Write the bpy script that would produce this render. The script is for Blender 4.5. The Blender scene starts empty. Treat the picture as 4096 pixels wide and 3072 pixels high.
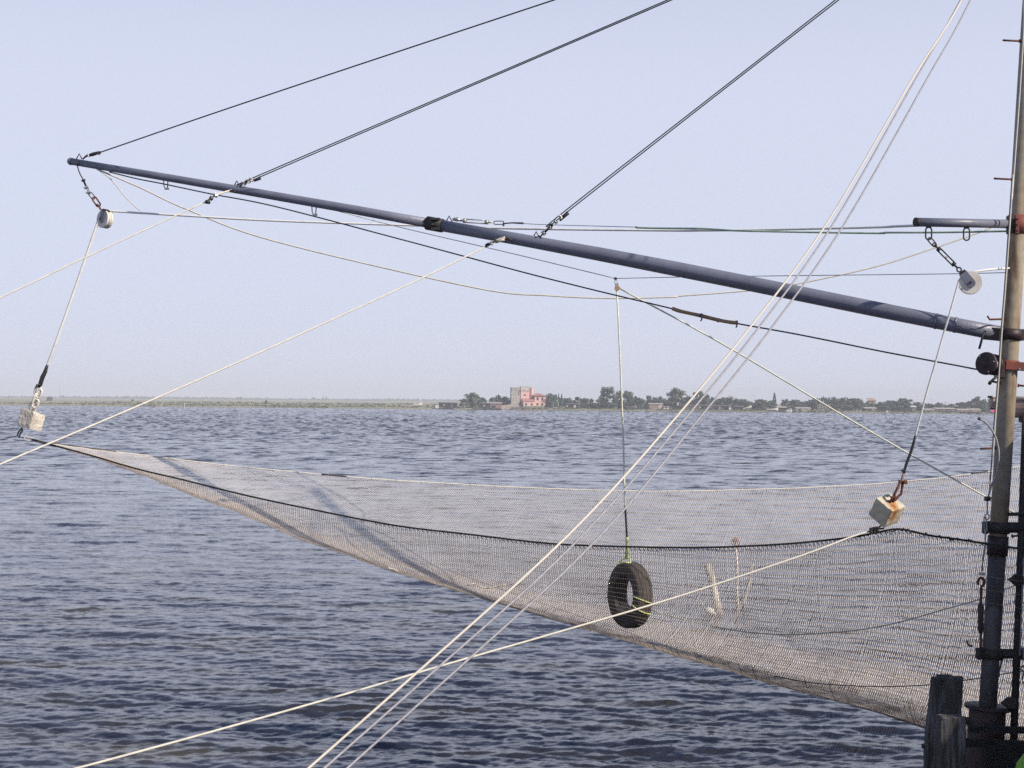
import bpy, math, random
import numpy as np
from mathutils import Vector, Matrix

random.seed(7)
RNG = np.random.default_rng(11)
SC = bpy.context.scene
COL = SC.collection

# ------------------------------------------------------------------ camera
F_PX = 5948.0                      # focal length in pixels of the 4096 px wide photograph
CAM_H = 5.5                        # metres above the water
ROLL, PITCH = 0.0083, 0.01083
_r0 = Vector((math.cos(ROLL), 0, math.sin(ROLL)))
_u0 = Vector((-math.sin(ROLL), 0, math.cos(ROLL)))
_f0 = Vector((0, 1, 0))
CF = (_f0 * math.cos(PITCH) + _u0 * math.sin(PITCH)).normalized()
CU = (_u0 * math.cos(PITCH) - _f0 * math.sin(PITCH)).normalized()
CR = _r0
CAM_LOC = Vector((0, 0, CAM_H))
cam_data = bpy.data.cameras.new('camera')
cam = bpy.data.objects.new('camera', cam_data)
COL.objects.link(cam)
M = Matrix(((CR.x, CU.x, -CF.x), (CR.y, CU.y, -CF.y), (CR.z, CU.z, -CF.z)))
cam.matrix_world = Matrix.Translation(CAM_LOC) @ M.to_4x4()
cam_data.sensor_width = 36.0
cam_data.lens = 36.0 * F_PX / 4096.0
cam_data.clip_start = 0.1
cam_data.clip_end = 20000
SC.camera = cam

# ------------------------------------------------------------------ sky, sun, exposure
SUN_EL, SUN_AZ = 36.0, 125.0       # azimuth clockwise from the view direction (+Y)
world = bpy.data.worlds.new('World')
SC.world = world
world.use_nodes = True
wn = world.node_tree.nodes
wl = world.node_tree.links
wn.clear()
sky = wn.new('ShaderNodeTexSky')
sky.sky_type = 'NISHITA'
sky.sun_disc = False
sky.sun_elevation = math.radians(SUN_EL)
sky.sun_rotation = math.radians(SUN_AZ)
sky.altitude = 0
sky.air_density = 1.0
sky.dust_density = 1.0
sky.ozone_density = 6.0
veil = wn.new('ShaderNodeMix')
veil.data_type = 'RGBA'
veil.inputs[7].default_value = (6.4, 6.7, 8.1, 1)      # summer haze, thick near the horizon and thinner overhead
wtc = wn.new('ShaderNodeTexCoord')
wsep = wn.new('ShaderNodeSeparateXYZ')
wmr = wn.new('ShaderNodeMapRange')
wmr.interpolation_type = 'SMOOTHSTEP'
wmr.inputs[1].default_value = 0.19; wmr.inputs[2].default_value = 0.52
wmr.inputs[3].default_value = 0.88; wmr.inputs[4].default_value = 0.0
wl.new(wtc.outputs['Generated'], wsep.inputs[0])
wl.new(wsep.outputs[2], wmr.inputs[0])
wl.new(wmr.outputs[0], veil.inputs[0])
bg = wn.new('ShaderNodeBackground')
bg.inputs['Strength'].default_value = 0.10
wo = wn.new('ShaderNodeOutputWorld')
wl.new(sky.outputs[0], veil.inputs[6])
wl.new(veil.outputs[2], bg.inputs['Color'])
wl.new(bg.outputs[0], wo.inputs['Surface'])

sun_data = bpy.data.lights.new('sun', 'SUN')
sun_data.energy = 4.6
sun_data.angle = math.radians(0.53)
sun_data.color = (1.0, 0.90, 0.76)
sun = bpy.data.objects.new('sun', sun_data)
COL.objects.link(sun)
SUN_V = Vector((math.sin(math.radians(SUN_AZ)) * math.cos(math.radians(SUN_EL)),
                math.cos(math.radians(SUN_AZ)) * math.cos(math.radians(SUN_EL)),
                math.sin(math.radians(SUN_EL))))
sun.rotation_euler = (-SUN_V).to_track_quat('-Z', 'Y').to_euler()
sun.location = (30, -10, 40)

SC.view_settings.view_transform = 'Standard'
SC.view_settings.look = 'None'
SC.view_settings.exposure = 0.2
SC.view_settings.gamma = 1.0
SC.view_settings.use_curve_mapping = False
SC.cycles.use_denoising = False
SC.cycles.sample_clamp_indirect = 4.0
SC.cycles.max_bounces = 6
SC.cycles.volume_bounces = 2
SC.cycles.transparent_max_bounces = 16
SC.cycles.caustics_reflective = False
SC.cycles.caustics_refractive = False

# ------------------------------------------------------------------ helpers
def at(px, py, d):
    """Point seen at pixel (px, py) of the 4096x3072 photograph, d metres ahead."""
    v = CF + CR * ((px - 2048.0) / F_PX) + CU * ((1536.0 - py) / F_PX)
    return CAM_LOC + v * (d / v.y)

def on_level(px, py, z=0.0):
    v = CF + CR * ((px - 2048.0) / F_PX) + CU * ((1536.0 - py) / F_PX)
    t = (z - CAM_H) / v.z
    return CAM_LOC + v * t

# crops of the photograph that were measured: origin and enlargement
REG = {'A': (0, 500, 2.011), 'B': (0, 1400, 2.765), 'C': (1600, 700, 2.011), 'D': (2400, 900, 2.011),
       'E': (3496, 700, 3.687), 'F': (3496, 1100, 3.687), 'G': (3496, 1550, 3.687), 'H': (3400, 1900, 3.178),
       'I': (3600, 2300, 4.460), 'J': (3600, 2650, 3.931), 'K': (3796, 0, 4.147), 'L': (3796, 400, 4.147),
       'S': (1650, 1450, 2.765), 'T': (2400, 1450, 2.765), 'U': (3150, 1450, 2.338), 'V': (1950, 1520, 7.373),
       'N': (2200, 1950, 2.212), 'O': (3100, 2000, 1.843), 'Q': (1000, 1900, 1.7015), 'R': (3860, 2850, 7.475),
       'W': (3900, 1550, 6.638), 'X': (0, 1450, 1.301)}

def px(k, x, y):
    o = REG[k]
    return (o[0] + x / o[2], o[1] + y / o[2])

def P(k, x, y, d):
    a = px(k, x, y)
    return at(a[0], a[1], d)

def smooth(pts, n=8):
    """Catmull-Rom through the points."""
    pts = [Vector(p) for p in pts]
    if len(pts) < 3:
        return pts
    out = []
    for i in range(len(pts) - 1):
        p0 = pts[i - 1] if i > 0 else pts[0] * 2 - pts[1]
        p1, p2 = pts[i], pts[i + 1]
        p3 = pts[i + 2] if i + 2 < len(pts) else p2 * 2 - p1
        for k in range(n):
            t = k / n
            out.append(0.5 * ((2 * p1) + (p2 - p0) * t + (2 * p0 - 5 * p1 + 4 * p2 - p3) * t * t
                              + (3 * p1 - p0 - 3 * p2 + p3) * t ** 3))
    out.append(pts[-1])
    return out

def lerp(a, b, t):
    return a + (b - a) * t

class MB:
    def __init__(self):
        self.v, self.f, self.s = [], [], []
    def add(self, vs, fs, sm=False):
        o = len(self.v)
        self.v += [tuple(p) for p in vs]
        self.f += [tuple(i + o for i in q) for q in fs]
        self.s += [sm] * len(fs)
        return self
    def box(self, c, size, rot=None, bevel=0.0):
        c = Vector(c)
        hx, hy, hz = size[0] / 2, size[1] / 2, size[2] / 2
        rot = rot or Matrix.Identity(3)
        if bevel <= 0:
            vs = [Vector((x, y, z)) for z in (-hz, hz) for x, y in ((-hx, -hy), (hx, -hy), (hx, hy), (-hx, hy))]
            fs = [(3, 2, 1, 0), (4, 5, 6, 7), (0, 1, 5, 4), (1, 2, 6, 5), (2, 3, 7, 6), (3, 0, 4, 7)]
        else:
            b = bevel
            prof = []
            for z, e in ((-hz, b), (-hz + b, 0), (hz - b, 0), (hz, b)):
                a, q = hx - e, hy - e
                prof.append([Vector((-a + b, -q, z)), Vector((a - b, -q, z)), Vector((a, -q + b, z)), Vector((a, q - b, z)),
                             Vector((a - b, q, z)), Vector((-a + b, q, z)), Vector((-a, q - b, z)), Vector((-a, -q + b, z))])
            vs = [p for ring in prof for p in ring]
            fs = [tuple(reversed(range(8))), tuple(range(24, 32))]
            for r in range(3):
                for i in range(8):
                    j = (i + 1) % 8
                    fs.append((r * 8 + i, r * 8 + j, r * 8 + 8 + j, r * 8 + 8 + i))
        return self.add([rot @ p + c for p in vs], fs)
    def tube(self, pts, r, n=8, cap=True, sm=True):
        pts = [Vector(p) for p in pts]
        m = len(pts)
        rs = r if isinstance(r, (list, tuple)) else [r] * m
        t0 = (pts[1] - pts[0]).normalized()
        up = Vector((0, 0, 1)) if abs(t0.z) < 0.9 else Vector((1, 0, 0))
        nrm = t0.cross(up).normalized()
        vs, fs = [], []
        for i in range(m):
            t = (pts[min(i + 1, m - 1)] - pts[max(i - 1, 0)])
            t = t.normalized() if t.length > 1e-9 else t0
            nrm = (nrm - t * nrm.dot(t)).normalized()
            bn = t.cross(nrm)
            for k in range(n):
                a = 2 * math.pi * k / n
                vs.append(pts[i] + (nrm * math.cos(a) + bn * math.sin(a)) * rs[i])
        for i in range(m - 1):
            for k in range(n):
                j = (k + 1) % n
                fs.append((i * n + k, i * n + j, (i + 1) * n + j, (i + 1) * n + k))
        self.add(vs, fs, sm)
        if cap:
            o = len(self.v) - len(vs)
            self.f += [tuple(o + k for k in reversed(range(n))), tuple(o + (m - 1) * n + k for k in range(n))]
            self.s += [False, False]
        return self
    def ring(self, c, u, w, R, r, stretch=0.0, n=20, m=8, arc=(0, 2 * math.pi)):
        """Round or oval ring in the plane u,w; stretch lengthens it along u."""
        c, u, w = Vector(c), Vector(u).normalized(), Vector(w)
        w = (w - u * w.dot(u)).normalized()
        pts = []
        full = abs(arc[1] - arc[0] - 2 * math.pi) < 1e-6
        cnt = n if full else n + 1
        for i in range(cnt):
            a = arc[0] + (arc[1] - arc[0]) * i / n
            p = u * (math.cos(a) * R + math.copysign(stretch, math.cos(a))) + w * math.sin(a) * R
            pts.append(c + p)
        ax = u.cross(w)
        vs, fs = [], []
        for i in range(cnt):
            d = (pts[(i + 1) % cnt] - pts[i - 1]) if full else (pts[min(i + 1, cnt - 1)] - pts[max(i - 1, 0)])
            d.normalize()
            q = ax.cross(d).normalized()
            for k in range(m):
                a = 2 * math.pi * k / m
                vs.append(pts[i] + (q * math.cos(a) + ax * math.sin(a)) * r)
        for i in range(cnt if full else cnt - 1):
            for k in range(m):
                j, l = (i + 1) % cnt, (k + 1) % m
                fs.append((i * m + k, i * m + l, j * m + l, j * m + k))
        return self.add(vs, fs, True)
    def cyl(self, p0, p1, r0, r1=None, n=20, sm=True):
        return self.tube([p0, p1], [r0, r0 if r1 is None else r1], n, True, sm)
    def lathe(self, c, axis, prof, n=28):
        """prof: (distance along the axis, radius) pairs."""
        c, ax = Vector(c), Vector(axis).normalized()
        up = Vector((0, 0, 1)) if abs(ax.z) < 0.9 else Vector((1, 0, 0))
        a = ax.cross(up).normalized()
        b = ax.cross(a)
        vs, fs = [], []
        for h, r in prof:
            for k in range(n):
                t = 2 * math.pi * k / n
                vs.append(c + ax * h + (a * math.cos(t) + b * math.sin(t)) * max(r, 1e-4))
        for i in range(len(prof) - 1):
            for k in range(n):
                j = (k + 1) % n
                fs.append((i * n + k, i * n + j, (i + 1) * n + j, (i + 1) * n + k))
        return self.add(vs, fs, True)
    def quad(self, a, b, c, d):
        return self.add([a, b, c, d], [(0, 1, 2, 3)])
    def build(self, name, mat, parent=None, origin=None):
        V = np.array(self.v, dtype=np.float64)
        if parent is not None:
            o = np.array(parent.get('_o', (0, 0, 0)), dtype=np.float64)
            loc = (0, 0, 0)
        else:
            if origin is None:
                lo, hi = V.min(0), V.max(0)
                origin = ((lo[0] + hi[0]) / 2, (lo[1] + hi[1]) / 2, lo[2])
            o = np.array(tuple(origin)); loc = tuple(origin)
        me = bpy.data.meshes.new(name)
        me.from_pydata((V - o).tolist(), [], self.f)
        me.polygons.foreach_set('use_smooth', self.s)
        me.materials.append(mat)
        me.update()
        ob = bpy.data.objects.new(name, me)
        COL.objects.link(ob)
        ob.location = loc
        ob['_o'] = [float(x) for x in o]
        if parent is not None:
            ob.parent = parent
        return ob

def np_mesh(name, V, quads, mat, parent=None, smooth_=True, origin=None):
    V = np.asarray(V, dtype=np.float32)
    o = np.array(parent['_o'] if parent is not None else (origin or (0, 0, 0)), dtype=np.float32)
    me = bpy.data.meshes.new(name)
    q = np.asarray(quads, dtype=np.int32)
    me.vertices.add(len(V)); me.vertices.foreach_set('co', (V - o).ravel())
    me.loops.add(q.size); me.loops.foreach_set('vertex_index', q.ravel())
    me.polygons.add(len(q))
    me.polygons.foreach_set('loop_start', np.arange(0, q.size, q.shape[1], dtype=np.int32))
    me.polygons.foreach_set('use_smooth', np.full(len(q), smooth_, dtype=bool))
    me.materials.append(mat)
    me.update(calc_edges=True)
    ob = bpy.data.objects.new(name, me)
    COL.objects.link(ob)
    ob['_o'] = [float(x) for x in o]
    if parent is not None:
        ob.parent = parent
    else:
        ob.location = [float(x) for x in o]
    return ob

def tag(o, label, cat, group=None):
    o['label'] = label; o['category'] = cat
    if group: o['group'] = group
    return o

def thing(name, loc, label, cat, group=None):
    o = bpy.data.objects.new(name, None)
    COL.objects.link(o)
    o.location = loc
    o.empty_display_size = 0.2
    o['_o'] = [float(x) for x in loc]
    return tag(o, label, cat, group)

def copy_tree(o, parent=None):
    c = o.copy(); COL.objects.link(c)
    if parent is not None: c.parent = parent
    for ch in list(o.children): copy_tree(ch, c)
    return c

# ------------------------------------------------------------------ materials
def lin(r, g, b):
    f = lambda c: (c / 255 / 12.92) if c / 255 <= 0.04045 else ((c / 255 + 0.055) / 1.055) ** 2.4
    return (f(r), f(g), f(b))

def material(name, base, rough=0.7, metal=0.0, spots=None, scale=4.0, amount=0.5, bump=0.0, bump_scale=30.0,
             stretch=(1, 1, 1), detail=6.0, lo=0.42, hi=0.62, spec=0.5):
    m = bpy.data.materials.new(name)
    m.use_nodes = True
    nt = m.node_tree
    b = nt.nodes['Principled BSDF']
    b.inputs['Roughness'].default_value = rough
    b.inputs['Metallic'].default_value = metal
    b.inputs['Specular IOR Level'].default_value = spec
    tc = nt.nodes.new('ShaderNodeTexCoord')
    mp = nt.nodes.new('ShaderNodeMapping')
    mp.inputs['Scale'].default_value = stretch
    nt.links.new(tc.outputs['Object'], mp.inputs[0])
    if spots is None:
        spots = tuple(c * 0.62 for c in base)
    nz = nt.nodes.new('ShaderNodeTexNoise')
    nz.inputs['Scale'].default_value = scale
    nz.inputs['Detail'].default_value = detail
    nz.inputs['Roughness'].default_value = 0.62
    nt.links.new(mp.outputs[0], nz.inputs['Vector'])
    rp = nt.nodes.new('ShaderNodeMapRange')
    rp.inputs[1].default_value = lo; rp.inputs[2].default_value = hi
    rp.inputs[3].default_value = 0.0; rp.inputs[4].default_value = amount
    nt.links.new(nz.outputs['Fac'], rp.inputs[0])
    mx = nt.nodes.new('ShaderNodeMix'); mx.data_type = 'RGBA'
    mx.inputs[6].default_value = (*base, 1); mx.inputs[7].default_value = (*spots, 1)
    nt.links.new(rp.outputs[0], mx.inputs[0])
    nt.links.new(mx.outputs[2], b.inputs['Base Color'])
    if bump > 0:
        n2 = nt.nodes.new('ShaderNodeTexNoise')
        n2.inputs['Scale'].default_value = bump_scale
        n2.inputs['Detail'].default_value = 5
        nt.links.new(mp.outputs[0], n2.inputs['Vector'])
        bp = nt.nodes.new('ShaderNodeBump')
        bp.inputs['Strength'].default_value = bump
        bp.inputs['Distance'].default_value = 0.02
        nt.links.new(n2.outputs['Fac'], bp.inputs['Height'])
        nt.links.new(bp.outputs[0], b.inputs['Normal'])
    return m

MAT = {}
MAT['boom'] = material('boom_paint', (0.17, 0.18, 0.235), 0.42, 0.0, (0.10, 0.10, 0.125), 2.6, 0.5, 0.2, 30, detail=9, lo=0.42, hi=0.66)
MAT['black_steel'] = material('black_steel', (0.018, 0.017, 0.018), 0.65, 0.0, (0.03, 0.02, 0.016), 6, 0.7, 0.2, 60)
MAT['dark_cable'] = material('dark_cable', (0.03, 0.032, 0.036), 0.6, 0.0, (0.015, 0.015, 0.017), 25, 0.6)
MAT['grey_cable'] = material('grey_cable', (0.34, 0.33, 0.36), 0.6, 0.0, (0.24, 0.23, 0.25), 25, 0.7)
MAT['wire'] = material('galvanised_wire', (0.34, 0.35, 0.37), 0.45, 0.4, (0.18, 0.18, 0.19), 30, 0.7)
MAT['clip'] = material('galvanised_clip', (0.55, 0.54, 0.52), 0.4, 0.5, (0.25, 0.2, 0.16), 30, 0.7)
MAT['white_rope'] = material('white_rope', (0.60, 0.57, 0.50), 0.85, 0.0, (0.42, 0.39, 0.34), 12, 0.5)
MAT['cream_rope'] = material('cream_rope', (0.58, 0.53, 0.46), 0.85, 0.0, (0.40, 0.30, 0.21), 1.1, 0.5, lo=0.55, hi=0.75)
MAT['hoist_rope'] = material('hoist_rope', (0.74, 0.73, 0.71), 0.85, 0.0, (0.36, 0.36, 0.38), 7, 0.5, lo=.5, hi=.7)
MAT['green_rope'] = material('green_rope', (0.42, 0.55, 0.40), 0.8, 0.0, (0.2, 0.32, 0.24), 8, 0.7)
MAT['lime_rope'] = material('lime_rope', (0.62, 0.66, 0.28), 0.8, 0.0, (0.4, 0.42, 0.2), 20, 0.6)
MAT['pale_line'] = material('pale_line', (0.68, 0.68, 0.56), 0.8, 0.0, (0.46, 0.48, 0.38), 10, 0.6)
MAT['tape'] = material('black_tape', (0.012, 0.012, 0.014), 0.5, 0.0, (0.03, 0.03, 0.03), 40, 0.6, 0.3, 80)
MAT['rust'] = material('rust', (0.16, 0.055, 0.03), 0.85, 0.0, (0.06, 0.022, 0.016), 18, 0.8, 0.4, 60)
MAT['red_rust'] = material('red_oxide_paint', (0.20, 0.045, 0.03), 0.75, 0.0, (0.09, 0.03, 0.022), 8, 0.7, 0.2, 60)
MAT['maroon'] = material('maroon_paint', (0.032, 0.014, 0.018), 0.55, 0.0, (0.016, 0.009, 0.011), 8, 0.6)
MAT['nylon'] = material('white_nylon', (0.72, 0.68, 0.62), 0.6, 0.0, (0.5, 0.44, 0.37), 7, 0.5)
MAT['zinc'] = material('zinc_chain', (0.68, 0.65, 0.58), 0.55, 0.1, (0.42, 0.38, 0.32), 20, 0.6)
MAT['iron'] = material('dark_iron', (0.05, 0.045, 0.045), 0.6, 0.3, (0.1, 0.05, 0.035), 14, 0.7)
MAT['foam'] = material('tan_foam', (0.36, 0.23, 0.13), 0.9, 0.0, (0.24, 0.15, 0.09), 12, 0.7, 0.3, 40)
MAT['blue_tie'] = material('blue_tie', (0.03, 0.05, 0.14), 0.7)
MAT['timber'] = material('weathered_timber', (0.034, 0.033, 0.034), 0.9, 0.0, (0.13, 0.135, 0.13), 2.2, 0.85, 1.0, 14, (4, 4, 1.2), 9, lo=0.54, hi=0.68)
MAT['timber_pale'] = material('pale_timber', (0.13, 0.125, 0.13), 0.9, 0.0, (0.022, 0.02, 0.02), 2.4, 0.95, 1.0, 12, (6, 6, 0.7), 9, lo=0.40, hi=0.56)
MAT['jetty'] = material('tarred_timber', (0.012, 0.012, 0.013), 0.9, 0.0, (0.006, 0.006, 0.006), 3, 0.8, 0.4, 12, (1, 6, 1))
MAT['rubber'] = material('tyre_rubber', (0.072, 0.06, 0.052), 0.9, 0.0, (0.115, 0.095, 0.08), 5, 0.6, 0.3, 40)
MAT['stone'] = material('pale_stone', (0.42, 0.30, 0.24), 0.9, 0.0, (0.25, 0.17, 0.13), 10, 0.7, 0.5, 20)
MAT['stake'] = material('grey_stake', (0.74, 0.68, 0.58), 0.9, 0.0, (0.2, 0.16, 0.13), 2.2, 0.75, 0.5, 18, (2, 2, 0.5))
MAT['green_plastic'] = material('green_plastic', (0.22, 0.50, 0.010), 0.5, 0.0, (0.16, 0.40, 0.008), 4, 0.6)
MAT['float_red'] = material('pink_float', (0.62, 0.05, 0.15), 0.5)
MAT['trough'] = material('weathered_plastic', (0.45, 0.33, 0.29), 0.6, 0.0, (0.2, 0.14, 0.12), 6, 0.6)
MAT['trough_rim'] = material('cream_rim', (0.68, 0.6, 0.52), 0.6)
MAT['twine_dark'] = material('dark_twine', (0.055, 0.045, 0.045), 0.85)
MAT['twine_pale'] = material('pale_twine', (0.58, 0.535, 0.51), 0.8, 0.0, (0.42, 0.38, 0.365), 1.2, 0.7)
MAT['twine_tan'] = material('tan_twine', (0.50, 0.42, 0.355), 0.85, 0.0, (0.33, 0.27, 0.225), 0.9, 0.8)
MAT['head_rope'] = material('black_head_rope', (0.014, 0.013, 0.014), 0.9, 0.0, (0.03, 0.03, 0.03), 30, 0.6, 0.6, 60)
# ------------------------------------------------------------------ water
def ocean_tile(N, L, lmin, lmax, rms, seed, spread, wind=0.35, slope=-4.0):
    rg = np.random.default_rng(seed)
    k1 = 2 * np.pi * np.fft.fftfreq(N, L / N)
    kx, ky = np.meshgrid(k1, k1, indexing='ij')
    k = np.sqrt(kx ** 2 + ky ** 2); k[0, 0] = 1e9
    c = (kx * math.sin(wind) + ky * math.cos(wind)) / k
    kp = 2 * np.pi / lmax
    S = k ** slope * np.exp(-0.9 * (kp / k) ** 3) * np.exp(-(k * lmin / (2 * np.pi)) ** 4) * (0.05 + np.abs(c) ** spread)
    S[0, 0] = 0
    H = (rg.standard_normal((N, N)) + 1j * rg.standard_normal((N, N))) * np.sqrt(S)
    h = np.fft.ifft2(H).real
    sc = rms / h.std()
    dx = np.fft.ifft2(H * (-1j) * kx / k).real * sc
    dy = np.fft.ifft2(H * (-1j) * ky / k).real * sc
    return h * sc, dx, dy, L

def sample(tile, X, Y):
    N = tile[0].shape[0]; L = tile[3]
    u = (X / L * N) % N; v = (Y / L * N) % N
    i = np.floor(u).astype(int); j = np.floor(v).astype(int)
    fu, fv = u - i, v - j
    i %= N; j %= N; i1, j1 = (i + 1) % N, (j + 1) % N
    return [a[i, j] * (1 - fu) * (1 - fv) + a[i1, j] * fu * (1 - fv) + a[i, j1] * (1 - fu) * fv + a[i1, j1] * fu * fv
            for a in tile[:3]]

T_BIG = ocean_tile(1024, 37.0, 0.22, 0.62, 0.0084, 3, 8.0, 0.12, -4.0)
T_LONG = ocean_tile(256, 71.0, 1.0, 2.4, 0.0185, 9, 6.0, 0.2, -4.1)
T_SMALL = ocean_tile(512, 13.3, 0.10, 0.24, 0.0024, 5, 5.0, -0.2, -3.6)
T_FAR = ocean_tile(512, 170.0, 1.3, 3.6, 0.15, 15, 3.0, 0.1, -4.0)
ys = [-60.0, -20.0, 1.0, 4.0, 8.0, 12.0, 15.0]
y = 18.5
while y < 860:
    ys.append(y)
    y *= 1.0024 if y < 45 else (1.0036 if y < 150 else 1.0045)
while y < 7000: ys.append(y); y *= 1.03
ts = np.concatenate([np.linspace(-3.0, -0.58, 12), np.linspace(-0.52, 0.52, 866), np.linspace(0.58, 3.0, 12)])
YY, TT = np.meshgrid(np.array(ys), ts, indexing='ij')
XX = TT * np.maximum(np.abs(YY), 18.0)
hb, dxb, dyb = sample(T_BIG, XX + 13.7, YY + 5.1)
hl, dxl, dyl = sample(T_LONG, XX + 3.0, YY)
hf = sample(T_FAR, XX, YY)[0]
hs, dxs, dys = sample(T_SMALL, XX * 0.96 + YY * 0.28, YY * 0.96 - XX * 0.28)
fb = np.clip((420 - YY) / 250, 0, 1) * np.clip((YY - 8) / 4, 0, 1)
fs_ = np.clip((120 - YY) / 70, 0, 1) * np.clip((YY - 8) / 4, 0, 1)
ff = np.clip((YY - 70) / 300, 0, 1) * np.clip((835 - YY) / 60, 0, 1)
fine = (np.abs(TT) < 0.53)
ff = ff * fine; fb = fb * fine; fs_ = fs_ * fine
gust = 1 + 0.35 * np.sin(XX * 0.11 + 1.3 * np.sin(YY * 0.045)) * np.sin(YY * 0.07 + 0.6)
WX = XX + fb * (dxb * 0.9 + dxl) + fs_ * dxs * 0.6
WY = YY + fb * (dyb * 0.9 + dyl) + fs_ * dys * 0.6
WZ = fb * (hb * gust + hl) + fs_ * hs * gust + ff * hf
nr, nc = XX.shape
idx = np.arange(nr * nc).reshape(nr, nc)
quads = np.stack([idx[:-1, :-1], idx[:-1, 1:], idx[1:, 1:], idx[1:, :-1]], -1).reshape(-1, 4)

wm = bpy.data.materials.new('lagoon_water')
wm.use_nodes = True
nt = wm.node_tree
b = nt.nodes['Principled BSDF']
b.inputs['Base Color'].default_value = (0.038, 0.041, 0.062, 1)
b.inputs['Roughness'].default_value = 0.05
b.inputs['IOR'].default_value = 1.333
tc = nt.nodes.new('ShaderNodeTexCoord')
_wmp = nt.nodes.new('ShaderNodeMapping'); _wmp.inputs['Scale'].default_value = (0.22, 0.8, 1)     # stirred-up silt drifts through the water in patches
nt.links.new(tc.outputs['Object'], _wmp.inputs[0])
_wnz = nt.nodes.new('ShaderNodeTexNoise'); _wnz.inputs['Scale'].default_value = 1.0; _wnz.inputs['Detail'].default_value = 3
nt.links.new(_wmp.outputs[0], _wnz.inputs['Vector'])
_wrp = nt.nodes.new('ShaderNodeMapRange'); _wrp.inputs[1].default_value = 0.50; _wrp.inputs[2].default_value = 0.66
nt.links.new(_wnz.outputs['Fac'], _wrp.inputs[0])
_wmx = nt.nodes.new('ShaderNodeMix'); _wmx.data_type = 'RGBA'
_wmx.inputs[6].default_value = (0.038, 0.041, 0.062, 1); _wmx.inputs[7].default_value = (0.060, 0.052, 0.040, 1)
nt.links.new(_wrp.outputs[0], _wmx.inputs[0]); nt.links.new(_wmx.outputs[2], b.inputs['Base Color'])
b.inputs['Specular Tint'].default_value = (0.70, 0.77, 1.0, 1)
wsp = nt.nodes.new('ShaderNodeSeparateXYZ')
nt.links.new(tc.outputs['Object'], wsp.inputs[0])
geo = nt.nodes.new('ShaderNodeNewGeometry')
def ripples(scl, rot, detail, amp):
    """Small wave slopes; amp is a number or a socket."""
    mp = nt.nodes.new('ShaderNodeMapping')
    mp.inputs['Scale'].default_value = scl
    mp.inputs['Rotation'].default_value = (0, 0, rot)
    nt.links.new(tc.outputs['Object'], mp.inputs[0])
    nz = nt.nodes.new('ShaderNodeTexNoise')
    nz.inputs['Scale'].default_value = 1.0
    nz.inputs['Detail'].default_value = detail
    nz.inputs['Roughness'].default_value = 0.6
    nt.links.new(mp.outputs[0], nz.inputs['Vector'])
    sub = nt.nodes.new('ShaderNodeVectorMath'); sub.operation = 'SUBTRACT'
    sub.inputs[1].default_value = (0.5, 0.5, 0.5)
    nt.links.new(nz.outputs['Color'], sub.inputs[0])
    an = nt.nodes.new('ShaderNodeVectorMath'); an.operation = 'MULTIPLY'
    an.inputs[1].default_value = (0.55, 1.0, 0.0)
    nt.links.new(sub.outputs[0], an.inputs[0])
    sc_ = nt.nodes.new('ShaderNodeVectorMath'); sc_.operation = 'SCALE'
    nt.links.new(an.outputs[0], sc_.inputs[0])
    if isinstance(amp, (int, float)): sc_.inputs['Scale'].default_value = amp
    else: nt.links.new(amp, sc_.inputs['Scale'])
    return sc_.outputs[0]
def vadd(p, q):
    n = nt.nodes.new('ShaderNodeVectorMath'); n.operation = 'ADD'
    nt.links.new(p, n.inputs[0]); nt.links.new(q, n.inputs[1])
    return n.outputs[0]
def ramp_y(y0, y1, v0, v1):
    m = nt.nodes.new('ShaderNodeMapRange')
    m.inputs[1].default_value = y0; m.inputs[2].default_value = y1
    m.inputs[3].default_value = v0; m.inputs[4].default_value = v1
    nt.links.new(wsp.outputs[1], m.inputs[0])
    return m.outputs[0]
nv = vadd(geo.outputs['Normal'], ripples((3.5, 9.0, 3), 0.1, 3, 0.42))
nv = vadd(nv, ripples((8.0, 21.0, 6), -0.2, 2, 0.30))
# far out the waves are not modelled, so their slopes come from the material alone
nv = vadd(nv, ripples((0.35, 1.1, 1), -0.12, 3, ramp_y(40, 260, 0.0, 3.0)))
nn = nt.nodes.new('ShaderNodeVectorMath'); nn.operation = 'NORMALIZE'
nt.links.new(nv, nn.inputs[0])
nt.links.new(nn.outputs[0], b.inputs['Normal'])
water = np_mesh('water', np.stack([WX, WY, WZ], -1).reshape(-1, 3), quads, wm)
water['kind'] = 'structure'

# ------------------------------------------------------------------ the far shore: marsh on the left, built-up spit on the right
LAND = material('shore_earth', (0.24, 0.22, 0.14), 0.95, 0.0, (0.13, 0.145, 0.085), 0.035, 0.9, detail=8)
SAND = material('shore_grass', (0.30, 0.27, 0.17), 0.95, 0.0, (0.17, 0.19, 0.10), 0.02, 0.9, detail=9)

def shore_y(x):
    # distance of the waterline, measured from the photograph
    xs = [-2500, -900, -320, -150, -70, -20, 30, 90, 170, 260, 330, 600, 2500]
    d = [1150, 980, 930, 895, 868, 858, 850, 846, 844, 842, 842, 850, 1000]
    return float(np.interp(x, xs, d))

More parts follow.
